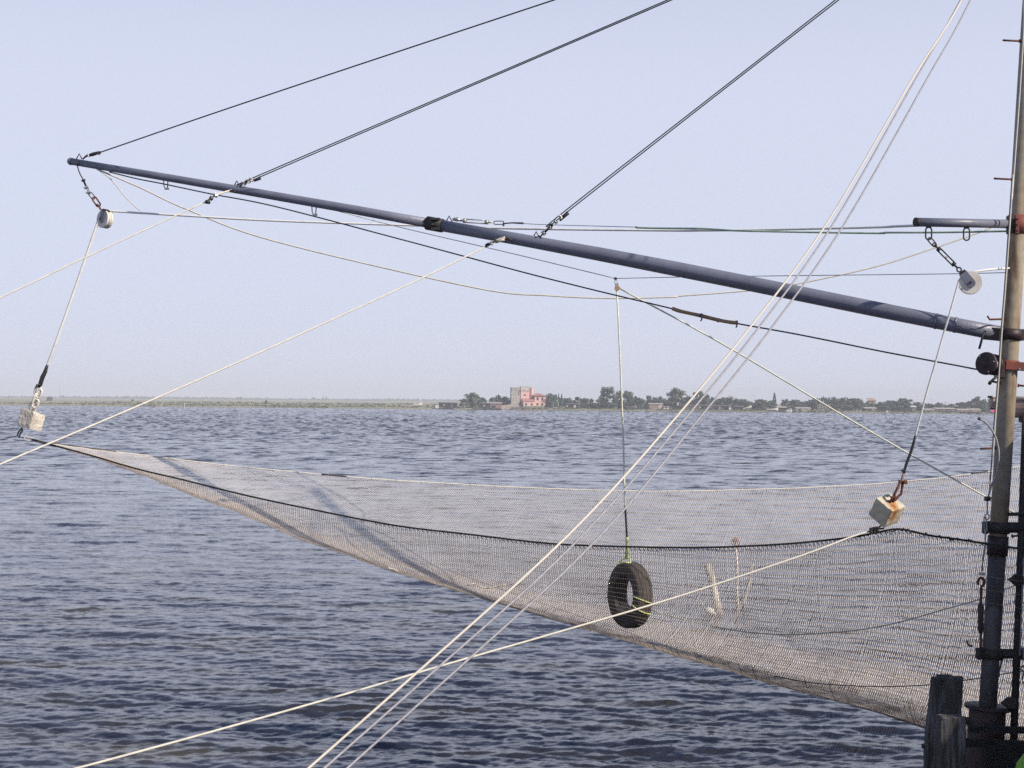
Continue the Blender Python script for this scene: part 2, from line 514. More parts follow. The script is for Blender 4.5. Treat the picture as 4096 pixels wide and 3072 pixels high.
def land_sheet(name, x0, x1, nx, depth, ztop, mat, seed):
    rg = np.random.default_rng(seed)
    xs = np.linspace(x0, x1, nx)
    wob = np.convolve(rg.standard_normal(nx + 8), np.ones(9) / 9, 'valid') * 7
    rows = [(-1.5, -0.6), (0.5, 0.25), (3.0, 0.6), (10, 0.85), (30, 1.0), (90, 1.0), (depth * 0.5, 1.0), (depth, 1.0)]
    V = []
    for k, (dy, zf) in enumerate(rows):
        for i, x in enumerate(xs):
            z = zf * ztop + (rg.standard_normal() * 0.12 if 0 < k < 5 else 0)
            V.append((x * (1 + dy / 1500), shore_y(x) + (wob[i] if k < 6 else 0) + dy, z))
    id_ = np.arange(len(rows) * nx).reshape(len(rows), nx)
    q = np.stack([id_[:-1, :-1], id_[:-1, 1:], id_[1:, 1:], id_[1:, :-1]], -1).reshape(-1, 4)
    o = np_mesh(name, V, q, mat)
    o['kind'] = 'structure'
    return o
land_sheet('marsh', -2400, -14, 320, 4200, 0.9, SAND, 1)
land_sheet('far_bank', -14, 2400, 420, 3000, 1.0, LAND, 2)

# ------------------------------------------------------------------ foliage
def leaf_material(name, base, dark):
    m = material(name, base, 0.8, 0.0, dark, 0.5, 0.8, spec=0.2)
    return m
LEAF = [leaf_material('willow_leaf', (0.14, 0.168, 0.11), (0.09, 0.11, 0.074)),
        leaf_material('dark_leaf', (0.098, 0.12, 0.088), (0.066, 0.083, 0.064)),
        leaf_material('grey_leaf', (0.15, 0.155, 0.10), (0.095, 0.105, 0.065))]
BARK = material('bark', (0.08, 0.065, 0.05), 0.9)

def leaf_cloud(rg, centres, radii, per, size):
    """Small leaf-sized quads scattered through clumps."""
    V = []
    for c, r in zip(centres, radii):
        n = per
        d = rg.standard_normal((n, 3)); d /= np.linalg.norm(d, axis=1)[:, None]
        p = c + d * (rg.random((n, 1)) ** 0.4) * r * np.array([1, 1, 0.8])
        a = rg.standard_normal((n, 3)); a /= np.linalg.norm(a, axis=1)[:, None]
        bb = np.cross(a, d + 0.3 * rg.standard_normal((n, 3))); bb /= np.linalg.norm(bb, axis=1)[:, None]
        s = size * (0.5 + rg.random((n, 1)))
        V.append(np.stack([p - a * s * .5 - bb * s * .3, p + a * s * .5 - bb * s * .3, p + a * s * .5 + bb * s * .3, p - a * s * .5 + bb * s * .3], 1).reshape(-1, 3))
    V = np.concatenate(V)
    return V, np.arange(len(V)).reshape(-1, 4)

def crown_mesh(seed, kind):
    """Unit crown: height 1, half width about 0.5."""
    rg = np.random.default_rng(seed)
    cs, rs = [], []
    if kind == 'round':
        for i in range(40):
            a = rg.random() * 6.28; h = 0.04 + 0.88 * rg.random() ** 0.9
            w = 0.44 * math.sin((0.14 + 0.84 * h) * math.pi) ** 0.5
            q = w * rg.random() ** 0.5
            cs.append((q * math.cos(a), q * math.sin(a), h)); rs.append(0.10 + 0.10 * rg.random())
    elif kind == 'open':
        for i in range(38):
            a = rg.random() * 6.28; h = 0.03 + 0.90 * rg.random()
            w = 0.46 * (0.62 + 0.38 * math.sin(h * 3))
            q = w * (0.35 + 0.65 * rg.random())
            cs.append((q * math.cos(a), q * math.sin(a), h)); rs.append(0.075 + 0.095 * rg.random())
    elif kind == 'bush':
        for i in range(26):
            a = rg.random() * 6.28; h = 0.08 + 0.8 * rg.random()
            w = 0.5 * (1 - (h * 0.95) ** 2.2)
            q = w * rg.random() ** 0.5
            cs.append((q * math.cos(a), q * math.sin(a), h)); rs.append(0.09 + 0.09 * rg.random())
    elif kind == 'cone':
        for i in range(26):
            h = 0.1 + 0.86 * i / 25
            w = 0.40 * (1 - h) + 0.04
            a = i * 2.4
            cs.append((w * math.cos(a) * .8, w * math.sin(a) * .8, h)); rs.append(0.04 + 0.10 * (1 - h))
    V, q = leaf_cloud(rg, np.array(cs), np.array(rs), 36, 0.08)
    V[:, 2] -= 0
    return V, q

def trunk_mesh(seed, kind):
    rg = random.Random(seed)
    mb = MB()
    top = 0.62 if kind != 'cone' else 0.95
    mb.tube([(0, 0, -0.05), (0.01, 0, 0.2), (0.02 * rg.uniform(-1, 1), 0.02, top)], [0.03, 0.022, 0.007], 6)
    if kind != 'cone':
        for i in range(5):
            a = rg.random() * 6.28; h = rg.uniform(0.18, 0.4)
            e = rg.uniform(0.2, 0.38)
            mb.tube([(0.01, 0, h), (math.cos(a) * e * .5, math.sin(a) * e * .5, h + 0.16), (math.cos(a) * e, math.sin(a) * e, h + rg.uniform(.25, .42))],
                    [0.013, 0.009, 0.004], 5)
    return mb

PROTO = {}
def tree_proto(kind, var, leaf):
    key = (kind, var, leaf)
    if key in PROTO: return PROTO[key]
    V, q = crown_mesh(hash((len(kind) * 31 + var * 7)) % 9999, kind)
    me = bpy.data.meshes.new('crown')
    me.from_pydata(V.tolist(), [], q.tolist())
    me.materials.append(LEAF[leaf]); me.update()
    t = trunk_mesh(var + 5, kind)
    tm = bpy.data.meshes.new('trunk')
    tm.from_pydata(t.v, [], t.f); tm.materials.append(BARK); tm.update()
    PROTO[key] = (me, tm)
    return PROTO[key]

def tree(name, label, cat, pxc, pytop, width_px, d, kind='round', var=0, leaf=0, group='trees along the far shore', base_z=1.0):
    p = at(pxc, pytop, d)
    h = max(1.0, p.z - base_z)
    w = 1.18 * width_px * d / F_PX
    cm, tm = tree_proto(kind, var, leaf)
    o = thing(name, (p.x, d, base_z), label, cat, group)
    o.rotation_euler = (0, 0, random.random() * 6.28)
    for nm, me in (('crown', cm), ('trunk', tm)):
        c = bpy.data.objects.new(nm, me); COL.objects.link(c); c.parent = o
        c.scale = (w, w, h)
    return o
# ------------------------------------------------------------------ trees of the far shore (left to right)
def T_(k, x, ytop, w, d, kind, var, leaf, label, name='shore_tree', cat='tree'):
    a = px(k, x, ytop)
    return tree(name, label, cat, a[0], a[1], w / REG[k][2], d, kind, var, leaf)

TREES = [
 ('S', 560, 398, 130, 862, 'bush', 0, 0, 'low rounded willow bush rising over the flat black hut'),
 ('S', 655, 338, 185, 868, 'round', 1, 0, 'broad pale willow standing left of the ruined grey tower'),
 ('S', 772, 382, 95, 872, 'bush', 2, 1, 'small dark bush behind the black boat shed'),
 ('S', 880, 388, 80, 885, 'round', 0, 1, 'dark tree over the pale roofed boathouse'),
 ('S', 948, 360, 75, 890, 'round', 2, 1, 'pointed dark tree standing between boathouse and grey tower'),
 ('S', 1030, 380, 125, 892, 'round', 1, 1, 'wide dark tree touching the left side of the grey tower'),
 ('S', 1205, 430, 44, 876, 'bush', 1, 1, 'dark round shrub in the gap between grey tower and pink annex'),
 ('S', 1545, 346, 150, 888, 'round', 3, 1, 'dense dark tree right beside the pink house'),
 ('S', 1617, 338, 26, 900, 'cone', 0, 1, 'slim pointed cypress just right of the dense tree by the pink house'),
 ('S', 1650, 350, 44, 896, 'cone', 1, 1, 'second slim cypress, slightly fatter, right of the first one'),
 ('S', 1715, 402, 110, 876, 'bush', 3, 1, 'low dark bush over the small hut right of the pink house'),
 ('S', 1835, 380, 120, 890, 'open', 0, 1, 'loose crowned tree midway between pink house and the tall willow'),
 ('S', 1915, 392, 90, 886, 'round', 4, 1, 'small round tree left of the tall loose willow'),
 ('S', 1985, 396, 60, 880, 'bush', 0, 2, 'pale shrub at the left foot of the tall loose willow'),
 ('T', 85, 268, 185, 872, 'open', 1, 0, 'tall loose willow standing just left of the tyre rope'),
 ('T', 20, 372, 170, 858, 'bush', 1, 1, 'dark bush in front of the tall loose willow'),
 ('T', 205, 308, 70, 880, 'open', 2, 0, 'thin airy tree right behind the tyre rope'),
 ('T', 325, 312, 140, 874, 'open', 3, 0, 'feathery tree right of the tyre rope'),
 ('T', 420, 384, 140, 864, 'bush', 2, 1, 'sloping dark bush left of the small shed with pale roof'),
 ('T', 538, 368, 64, 884, 'round', 0, 1, 'small upright tree behind the left end of the pale roofed shed'),
 ('T', 645, 378, 165, 876, 'round', 3, 1, 'wide low dark tree behind the shed with pale roof'),
 ('T', 768, 420, 110, 866, 'bush', 3, 0, 'pale bush right of the white caravan'),
 ('T', 852, 284, 200, 874, 'round', 2, 0, 'tallest bushy tree, just left of the three slanting ropes'),
 ('T', 965, 366, 110, 870, 'bush', 0, 1, 'mid height bush touched by the cream slanting rope'),
 ('T', 1100, 318, 175, 876, 'open', 0, 0, 'broad tree crossed by the grey slanting ropes'),
 ('T', 1190, 400, 90, 882, 'bush', 1, 2, 'pale low shrub under the right grey slanting rope'),
 ('T', 1265, 396, 105, 886, 'round', 1, 1, 'dark round tree behind the left part of the long dark shed'),
 ('T', 1390, 396, 110, 888, 'round', 4, 1, 'bushy tree behind the middle of the long dark shed'),
 ('T', 1545, 404, 165, 884, 'open', 1, 1, 'uneven tree behind the heap of white boats'),
 ('T', 1775, 402, 195, 862, 'bush', 2, 0, 'large pale bush sloping down to the water right of the white boats'),
 ('T', 1930, 334, 70, 890, 'cone', 2, 1, 'lone dark conifer standing above the bushes'),
 ('T', 1890, 412, 130, 872, 'bush', 3, 0, 'pale bush at the foot of the lone conifer'),
 ('T', 2045, 402, 80, 884, 'open', 2, 1, 'thin tree right of the lone conifer'),
 ('T', 2150, 414, 130, 880, 'round', 0, 1, 'dark tree behind the moored white boats'),
 ('U', 55, 352, 105, 892, 'round', 2, 1, 'tree with flat top above the low cream boathouse'),
 ('U', 135, 364, 60, 896, 'open', 3, 1, 'thin small tree right of the flat topped tree'),
 ('U', 238, 360, 118, 872, 'round', 3, 1, 'dark globe of a tree right of the cream boathouse'),
 ('U', 352, 366, 120, 888, 'open', 0, 1, 'loose tree behind the white net racks'),
 ('U', 440, 372, 110, 884, 'round', 1, 0, 'green tree right behind the white net racks'),
 ('U', 545, 346, 110, 890, 'open', 2, 1, 'spreading tree left of the hill of pale bushes'),
 ('U', 640, 332, 130, 892, 'round', 4, 1, 'tall bumpy tree above the cream waterside wall'),
 ('U', 470, 398, 110, 858, 'bush', 0, 0, 'pale bush at the water left of the cream waterside wall'),
 ('U', 565, 392, 130, 860, 'bush', 3, 2, 'grey green bush over the left end of the cream waterside wall'),
 ('U', 720, 382, 110, 884, 'round', 0, 1, 'low tree left of the tan gabled house'),
 ('U', 855, 384, 90, 886, 'round', 2, 1, 'low tree right of the tan gabled house'),
 ('U', 960, 354, 110, 888, 'open', 1, 1, 'rising tree between tan house and the big domed tree'),
 ('U', 1095, 338, 170, 880, 'round', 1, 1, 'big domed tree just left of the right hoist rope'),
 ('U', 905, 402, 130, 858, 'bush', 1, 0, 'pale bush behind the small white beached boat'),
 ('U', 1040, 412, 140, 858, 'bush', 2, 1, 'dark waterside bush under the big domed tree'),
 ('U', 1200, 370, 75, 888, 'open', 3, 1, 'thin tree crossed by the right hoist rope'),
 ('U', 1310, 386, 110, 884, 'bush', 3, 0, 'low bush behind the left end of the long pier'),
 ('U', 1420, 374, 100, 890, 'round', 3, 1, 'domed tree behind the middle of the long pier'),
 ('U', 1525, 386, 130, 888, 'bush', 0, 1, 'low dark scrub tree behind the pier huts'),
 ('U', 1625, 370, 105, 886, 'round', 4, 1, 'dark tree behind the right pier hut'),
 ('U', 1695, 364, 100, 884, 'round', 2, 1, 'dark tree left of the tall bare topped tree'),
 ('U', 1768, 316, 100, 882, 'open', 0, 1, 'tall bare topped tree at the right end of the shore'),
 ('U', 1832, 346, 85, 866, 'round', 1, 0, 'rounded tree at the right end of the pier, nearest the mast'),
 ('U', 1890, 384, 60, 872, 'round', 0, 1, 'small dark tree just left of the mast'),
 ('U', 2180, 372, 120, 884, 'round', 3, 1, 'tree on the far shore right of the mast'),
 ('X', 1385, 195, 22, 1060, 'bush', 1, 1, 'single dark bush standing on the open marsh'),
 ('X', 690, 190, 16, 1250, 'bush', 2, 1, 'tiny dark bush near the left end of the marsh'),
]
for k, x, yt, w, d, kind, var, leaf, lab in TREES:
    nm = {'bush': ('shore_bush', 'bush'), 'cone': ('conifer', 'tree')}.get(kind, ('shore_tree', 'tree'))
    T_(k, x, yt, w, d, kind, var, leaf, lab, nm[0], nm[1])

# scrub that reads as one mass between the trees
def scrub(name, x0, x1, yoff, spread, n, hmin, hmax, r, leaf, size, per, seed, base=1.0):
    rg = np.random.default_rng(seed)
    cs, rs = [], []
    for i in range(n):
        x = x0 + (x1 - x0) * rg.random()
        if name == 'scrub' and -19 < x < 21.5: continue
        wave = 0.55 + 0.45 * math.sin(x * 0.09) * math.sin(x * 0.023 + 1)
        h = hmin + (hmax - hmin) * wave * rg.random() ** 0.7
        cs.append((x, shore_y(x) + yoff + spread * rg.random(), base + h)); rs.append(r * (0.6 + 0.7 * rg.random()))
    V, q = leaf_cloud(rg, np.array(cs), np.array(rs), per, size)
    V[:, 2] = np.maximum(V[:, 2], 0.2)
    o = np_mesh(name, V, q, LEAF[leaf], None, False)
    o['kind'] = 'stuff'
    return o
scrub('scrub', -22, 330, 20, 45, 950, 0.4, 7.6, 1.9, 1, 0.85, 34, 21)
scrub('shore_reeds', -24, 320, 1.5, 6, 420, 0.0, 0.7, 0.8, 2, 0.45, 26, 22, 0.4)
scrub('marsh_grass', -340, -14, 1.0, 26, 900, 0.0, 0.35, 0.9, 2, 0.5, 22, 23, 0.5)
scrub('marsh_reeds', -330, -14, 60, 500, 620, 0.0, 0.5, 1.3, 2, 0.8, 14, 25, 0.7)
# wood on the horizon, several kilometres away
_rg = np.random.default_rng(31)
_c, _r = [], []
for i in range(1500):
    x = -1500 + 1700 * _rg.random()
    hh = 0.6 + 3.6 * (0.5 + 0.5 * math.sin(x * 0.013 + 2 * math.sin(x * 0.0042))) * _rg.random() + 2.5 * (_rg.random() ** 6)
    _c.append((x, 3600 + 300 * _rg.random(), 1 + hh * _rg.random() ** 0.6)); _r.append(2.2 + 2.0 * _rg.random())
_V, _q = leaf_cloud(_rg, np.array(_c), np.array(_r), 20, 3.0)
_o = np_mesh('distant_wood', _V, _q, LEAF[1], None, False); _o['kind'] = 'stuff'

def far_tree(x, ytop, w, label, kind='cone', var=0):
    a = px('X', x, ytop)
    t = tree('distant_tree', label, 'tree', a[0], a[1], w / 1.301, 3400, kind, var, 1, 'hazy trees on the horizon', 1.0)
far_tree(1590, 178, 10, 'hazy poplar on the horizon, left of the poplar pair')
far_tree(1681, 173, 11, 'hazy tall poplar on the horizon, left one of the close pair', 'cone', 1)
far_tree(1699, 174, 14, 'hazy tall poplar on the horizon, right one of the close pair', 'cone', 2)
far_tree(1632, 181, 20, 'hazy round tree on the horizon between the poplars', 'round', 1)
far_tree(655, 177, 34, 'hazy broad tree rising from the horizon left of the long white rope', 'round', 2)
far_tree(1245, 178, 30, 'hazy broad tree on the horizon right of the long white rope', 'round', 3)

# ------------------------------------------------------------------ ruined tower and pink house
M_GREY = material('old_stone', (0.42, 0.385, 0.35), 0.95, 0.0, (0.25, 0.23, 0.215), 0.9, 0.8, detail=8)
M_GREY2 = material('pale_stone_band', (0.55, 0.50, 0.49), 0.95, 0.0, (0.34, 0.31, 0.31), 1.2, 0.8)
M_PINK = material('pink_render', (0.70, 0.45, 0.40), 0.9, 0.0, (0.62, 0.385, 0.345), 0.5, 0.6)
M_TILE = material('roof_tiles', (0.40, 0.19, 0.165), 0.9, 0.0, (0.27, 0.13, 0.12), 1.0, 0.7)
M_DARKWIN = material('dark_window', (0.03, 0.03, 0.035), 0.4)
M_SHUT = material('window_frame', (0.24, 0.16, 0.15), 0.8)
VS = 880.0 / F_PX / 7.373
HB = P('V', 700, 745, 880)
def hx_(v): return (v - 700) * VS
def hz_(v): return (745 - v) * VS
def house_root(name, label, cat):
    o = thing(name, tuple(HB), label, cat)
    o.rotation_euler = (0, 0, math.radians(9))
    o['_o'] = [0, 0, 0]                       # parts are given in the house's own frame
    return o
def vbox(mb, x0, x1, y0, y1, ztop, zbot):
    mb.box(((hx_(x0) + hx_(x1)) / 2, (y0 + y1) / 2, (hz_(ztop) + hz_(zbot)) / 2), (hx_(x1) - hx_(x0), y1 - y0, hz_(ztop) - hz_(zbot)))
    return mb
def house_window(root, x0, x1, zt, zb, yf, name='window'):
    w = vbox(MB(), x0 - 6, x1 + 6, yf - 0.06, yf + 0.1, zt - 6, zb + 4).build(name, M_SHUT, root)
    vbox(MB(), x0, x1, yf - 0.09, yf - 0.063, zt, zb).build('pane', M_DARKWIN, w)
    w.children[0].location = (0, 0, 0)
_gt = house_root('ruined_tower', 'ruined grey stone tower with jagged top beside the pink house', 'tower')
vbox(MB(), 700, 962, 0, 3.9, 226, 780).build('wall', M_GREY, _gt)
vbox(MB(), 696, 966, -0.12, 4.0, 216, 226).build('parapet', M_GREY2, _gt)
for i in range(9):
    vbox(MB(), 716 + i * 27, 728 + i * 27, -0.16, 0.0, 232, 330 - (i % 3) * 14).build('corbel', M_GREY2, _gt)
house_window(_gt, 912, 932, 366, 436, 0.0)
house_window(_gt, 940, 956, 300, 340, 0.0)
_ph = house_root('pink_house', 'pink house with tower wing, low annex and dark red tiled roof', 'house')
vbox(MB(), 985, 1240, 0.4, 4.6, 206, 760).build('tower_wall', M_PINK, _ph)
vbox(MB(), 982, 1243, 0.32, 4.7, 198, 300).build('tower_crown', M_GREY2, _ph)
for i in range(8):
    vbox(MB(), 992 + i * 32, 1008 + i * 32, 0.22, 0.40, 300, 350 - (i % 2) * 16).build('corbel', M_GREY2, _ph)
    vbox(MB(), 990 + i * 32, 1010 + i * 32, 0.32, 4.4, 184, 198).build('merlon', M_GREY2, _ph)
house_window(_ph, 1082, 1134, 424, 454, 0.4)
_w = MB().box((hx_(1304), 2.6, (hz_(226) + hz_(740)) / 2), (2.35, 1.5, hz_(226) - hz_(740)), Matrix.Rotation(math.radians(-44), 3, 'Z'))
_w.build('stair_tower', M_PINK, _ph)
MB().box((hx_(1304), 2.6, hz_(222)), (2.6, 1.75, 0.22), Matrix.Rotation(math.radians(-44), 3, 'Z')).build('stair_tower_cap', M_PINK, _ph)
vbox(MB(), 1042, 1386, -1.8, 0.4, 620, 760).build('annex_wall', M_PINK, _ph)
MB().add([(hx_(1010), -2.15, hz_(626)), (hx_(1388), -2.15, hz_(626)), (hx_(1388), 0.45, hz_(548)), (hx_(1010), 0.45, hz_(548)),
          (hx_(1010), -2.15, hz_(618)), (hx_(1388), -2.15, hz_(618)), (hx_(1388), 0.45, hz_(540)), (hx_(1010), 0.45, hz_(540))],
         [(3, 2, 1, 0), (4, 5, 6, 7), (0, 1, 5, 4), (1, 2, 6, 5), (2, 3, 7, 6), (3, 0, 4, 7)]).build('annex_roof', M_TILE, _ph)
house_window(_ph, 1100, 1150, 684, 742, -1.8, 'door')
house_window(_ph, 1275, 1318, 684, 742, -1.8)
vbox(MB(), 1390, 1712, -1.2, 5.4, 462, 760).build('wall', M_PINK, _ph)
_e = hz_(462); _t = hz_(384)
x0, x1 = hx_(1326), hx_(1726); xm0, xm1 = hx_(1475), hx_(1560)
MB().add([(x0, -1.9, _e), (x1, -1.9, _e), (x1, 6.1, _e), (x0, 6.1, _e), (x0, -1.9, _e + .2), (x1, -1.9, _e + .2), (x1, 6.1, _e + .2), (x0, 6.1, _e + .2),
          (xm0, 2.1, _t), (xm1, 2.1, _t)],
         [(3, 2, 1, 0), (0, 1, 5, 4), (1, 2, 6, 5), (2, 3, 7, 6), (3, 0, 4, 7), (4, 5, 9, 8), (6, 7, 8, 9), (5, 6, 9), (7, 4, 8)]).build('roof', M_TILE, _ph)
for xx in (1452, 1596):
    house_window(_ph, xx, xx + 48, 512, 584, -1.2)
    house_window(_ph, xx, xx + 46, 684, 740, -1.2)

# ------------------------------------------------------------------ huts, sheds, boats and piers at the water's edge
SH = {
 'black': material('tarred_boards', (0.028, 0.027, 0.03), 0.9, 0.0, (0.05, 0.048, 0.05), 0.8, 0.7),
 'cream': material('cream_boards', (0.50, 0.43, 0.34), 0.9, 0.0, (0.3, 0.25, 0.2), 0.9, 0.7),
 'pinkish': material('faded_boards', (0.30, 0.21, 0.19), 0.9, 0.0, (0.17, 0.12, 0.11), 0.9, 0.7),
 'pale_roof': material('pale_sheet_roof', (0.48, 0.42, 0.40), 0.8, 0.0, (0.3, 0.26, 0.25), 0.9, 0.6),
 'dark_roof': material('dark_sheet_roof', (0.12, 0.105, 0.11), 0.8, 0.0, (0.07, 0.06, 0.065), 0.9, 0.6),
 'grey': material('grey_boards', (0.17, 0.155, 0.145), 0.9, 0.0, (0.09, 0.08, 0.08), 0.9, 0.7),
 'white': material('white_hull', (0.66, 0.63, 0.58), 0.6, 0.0, (0.45, 0.42, 0.38), 1.2, 0.6),
 'orange': material('orange_door', (0.50, 0.26, 0.16), 0.8),
 'green': material('green_boards', (0.10, 0.11, 0.07), 0.9),
 'tan': material('tan_tiles', (0.42, 0.30, 0.23), 0.9, 0.0, (0.3, 0.2, 0.16), 0.9, 0.7),
 'pink': material('magenta_cover', (0.62, 0.06, 0.20), 0.6),
 'sandy': material('sandy_ramp', (0.34, 0.27, 0.22), 0.95, 0.0, (0.22, 0.19, 0.14), 0.3, 0.8),
}
def shore_hut(name, label, k, x0, x1, yt, yb, d, wall, roof, cat='hut', deep=5.0, slope=0.5, openings=(), stilts=False, group=None, zb=None):
    a, c = P(k, x0, yt, d), P(k, x1, yb, d)
    z0 = (0.9 if zb is None else zb)
    if stilts: z0 = 0.75
    o = thing(name, ((a.x + c.x) / 2, d, z0), label, cat, group)
    w = c.x - a.x; h = max(1.4, a.z - z0)
    wallh = h - 0.35
    b0 = (a.x + c.x) / 2
    MB().box((b0, d + deep / 2, z0 + wallh / 2), (w, deep, wallh)).build('wall', SH[wall], o)
    r = MB()
    e = 0.4
    vs = [(a.x - e, d - e, z0 + wallh), (c.x + e, d - e, z0 + wallh), (c.x + e, d + deep + e, z0 + wallh + slope), (a.x - e, d + deep + e, z0 + wallh + slope)]
    vs += [(p[0], p[1], p[2] + 0.22) for p in vs]
    r.add(vs, [(3, 2, 1, 0), (4, 5, 6, 7), (0, 1, 5, 4), (1, 2, 6, 5), (2, 3, 7, 6), (3, 0, 4, 7)])
    r.build('roof', SH[roof], o)
    for kind, fx, fw, fh, m in openings:
        cx = a.x + fx * w
        zc = z0 + fh * wallh * 0.5 if kind == 'door' else z0 + wallh * 0.6
        hh = fh * wallh
        MB().box((cx, d - 0.03, zc), (fw * w, 0.14, hh)).build(kind, SH.get(m, M_DARKWIN), o)
    if stilts:
        n = max(3, int(w / 1.8))
        for i in range(n):
            x = a.x + w * (i + 0.5) / n
            for yy in (d + 0.3, d + deep - 0.3):
                MB().cyl((x, yy, -0.8), (x, yy, z0), 0.11, n=6).build('stilt', SH['black'], o)
    return o

def boat(name, label, k, x0, x1, yw, d, mat, tilt=0.0, cabin=None, hgt=None):
    a, c = P(k, x0, yw, d), P(k, x1, yw, d)
    L = c.x - a.x; h = hgt or L * 0.16; wd = L * 0.3
    o = thing(name, ((a.x + c.x) / 2, d, a.z), label, 'boat')
    o['_o'] = [0, 0, 0]
    hull = MB()
    secs = []
    for i in range(9):
        t = i / 8
        b = wd * 0.5 * (math.sin(min(1, (1 - t) * 1.6 + 0.0) * math.pi / 2)) if t > 0.4 else wd * 0.5 * (0.8 + 0.5 * t)
        sheer = h * (1 + 0.35 * (t - 0.3) ** 2 * 4)
        x = (t - 0.5) * L
        secs.append([(x, -b, sheer), (x, -b * 0.8, h * 0.35), (x * 0.97, 0, 0), (x, b * 0.8, h * 0.35), (x, b, sheer)])
    vs = [p for s in secs for p in s]
    fs = [(i * 5 + j, i * 5 + j + 1, (i + 1) * 5 + j + 1, (i + 1) * 5 + j) for i in range(8) for j in range(4)]
    fs += [(0, 1, 2, 3, 4)]
    fs += [(i * 5 + 4, i * 5, (i + 1) * 5, (i + 1) * 5 + 4) for i in range(8)]
    hull.add(vs, fs)
    hull.build('hull', SH[mat], o)
    if cabin:
        MB().box((-L * 0.12, 0, h * 1.5), (L * 0.28, wd * 0.6, h * 1.2), bevel=h * 0.1).build('cabin', SH[cabin], o)
    o.rotation_euler = (0, tilt, 0)
    return o

shore_hut('fishing_hut', 'long flat black hut at the point of the spit', 'S', 290, 490, 446, 512, 853, 'black', 'dark_roof', openings=(('window', 0.3, 0.12, 0.3, 'cream'), ('door', 0.72, 0.1, 0.8, 'grey')))
_s = thing('round_sign', tuple(P('S', 272, 500, 852)), 'round white board left of the flat black hut', 'sign')
MB().cyl(P('S', 272, 488, 852), P('S', 272, 488, 852.2), 1.1, n=18).build('board', SH['white'], _s)
MB().cyl(P('S', 272, 488, 852.1) + Vector((0, 0, -1)), P('S', 272, 515, 852.1), 0.08, n=6).build('post', SH['grey'], _s)
shore_hut('boat_shed', 'black boat shed standing in the water left of the ruined tower', 'S', 745, 860, 452, 518, 850, 'black', 'dark_roof', 'shed', stilts=True, openings=(('window', 0.42, 0.14, 0.3, 'white'),))
shore_hut('boathouse', 'faded pink boathouse with a pale roof beside the black shed', 'S', 862, 985, 446, 515, 851, 'pinkish', 'pale_roof', 'boathouse', stilts=True, openings=(('door', 0.3, 0.3, 0.6, 'black'),))
_rp = MB()
_a = [P('S', x, y, d) for x, y, d in ((935, 478, 853), (1100, 462, 858), (1090, 512, 850), (985, 512, 850))]
_b = [p + Vector((0, 0, -0.5)) for p in _a]
_rp.add(_a + _b, [(0, 1, 2, 3), (7, 6, 5, 4), (0, 4, 5, 1), (1, 5, 6, 2), (2, 6, 7, 3), (3, 7, 4, 0)])
tag(_rp.build('boat_ramp', SH['sandy']), 'sandy sloping ramp below the ruined tower', 'ramp')
_j = thing('landing_stage', tuple(P('S', 1150, 515, 848)), 'low wooden landing stage on stakes below the ruined tower', 'jetty')
_a, _c = P('S', 1085, 500, 848), P('S', 1245, 500, 848)
MB().box(((_a.x + _c.x) / 2, 848.8, 0.95), (_c.x - _a.x, 1.6, 0.14)).build('deck', SH['grey'], _j)
for i in range(12):
    x = lerp(_a.x, _c.x, (i + .5) / 12)
    MB().cyl((x, 848.1, -0.6), (x + 0.05, 848.1, 1.3 + 0.5 * random.random()), 0.09, n=6).build('stake', SH['grey'], _j)
boat('rowing_boat', 'small white boat moored below the ruined tower', 'S', 1040, 1070, 519, 846, 'white')
boat('beached_boat', 'long white boat hauled up on the point of the marsh', 'S', -30, 112, 485, 858, 'white', math.radians(-9), 'cream')
boat('white_skiff', 'white skiff propped on the bank right of the pink house', 'S', 1556, 1600, 506, 856, 'white', 0.1)
shore_hut('small_hut', 'small dark hut with a cream door right of the pink house', 'S', 1690, 1836, 455, 510, 858, 'black', 'dark_roof', openings=(('door', 0.72, 0.16, 0.85, 'cream'), ('window', 0.14, 0.08, 0.4, 'white')))
boat('upturned_boat', 'upturned grey boat below the feathery tree', 'T', 280, 410, 505, 856, 'grey', 0.02)
shore_hut('garden_shed', 'small boarded shed with a pale overhanging roof', 'T', 545, 695, 455, 516, 856, 'pinkish', 'pale_roof', 'shed', openings=(('door', 0.82, 0.3, 0.86, 'cream'),))  # cream door panel puts the sunlit right end of the wall into colour
shore_hut('caravan', 'small white caravan right of the shed with pale roof', 'T', 704, 760, 482, 516, 855, 'white', 'pale_roof', 'caravan', 2.4, 0.05, (('window', 0.5, 0.4, 0.3, 'black'),))
_s = thing('white_signpost', tuple(P('T', 862, 505, 852)), 'thin white signpost under the tallest bushy tree', 'sign')
MB().box(P('T', 862, 458, 852), (0.7, 0.15, 1.7)).build('board', SH['white'], _s)
MB().cyl(P('T', 862, 515, 852.1), P('T', 862, 466, 852.1), 0.09, n=6).build('post', SH['grey'], _s)
shore_hut('low_shed', 'long low greenish shed behind the slanting ropes', 'T', 925, 1138, 470, 515, 858, 'green', 'dark_roof', 'shed', openings=(('window', 0.85, 0.05, 0.35, 'white'),))
shore_hut('open_shed', 'long dark shed with an orange door right of the slanting ropes', 'T', 1150, 1425, 476, 518, 857, 'black', 'dark_roof', 'shed', openings=(('door', 0.63, 0.06, 0.95, 'orange'), ('window', 0.3, 0.1, 0.4, 'grey')))
shore_hut('white_kiosk', 'white upright kiosk at the right end of the long dark shed', 'T', 1426, 1452, 474, 514, 855, 'white', 'dark_roof', 'kiosk', 2.0, 0.05, (('window', 0.6, 0.4, 0.3, 'grey'),))
shore_hut('dark_lean_to', 'dark lean-to next to the heap of white boats', 'T', 1495, 1590, 486, 518, 857, 'black', 'dark_roof', 'shed')
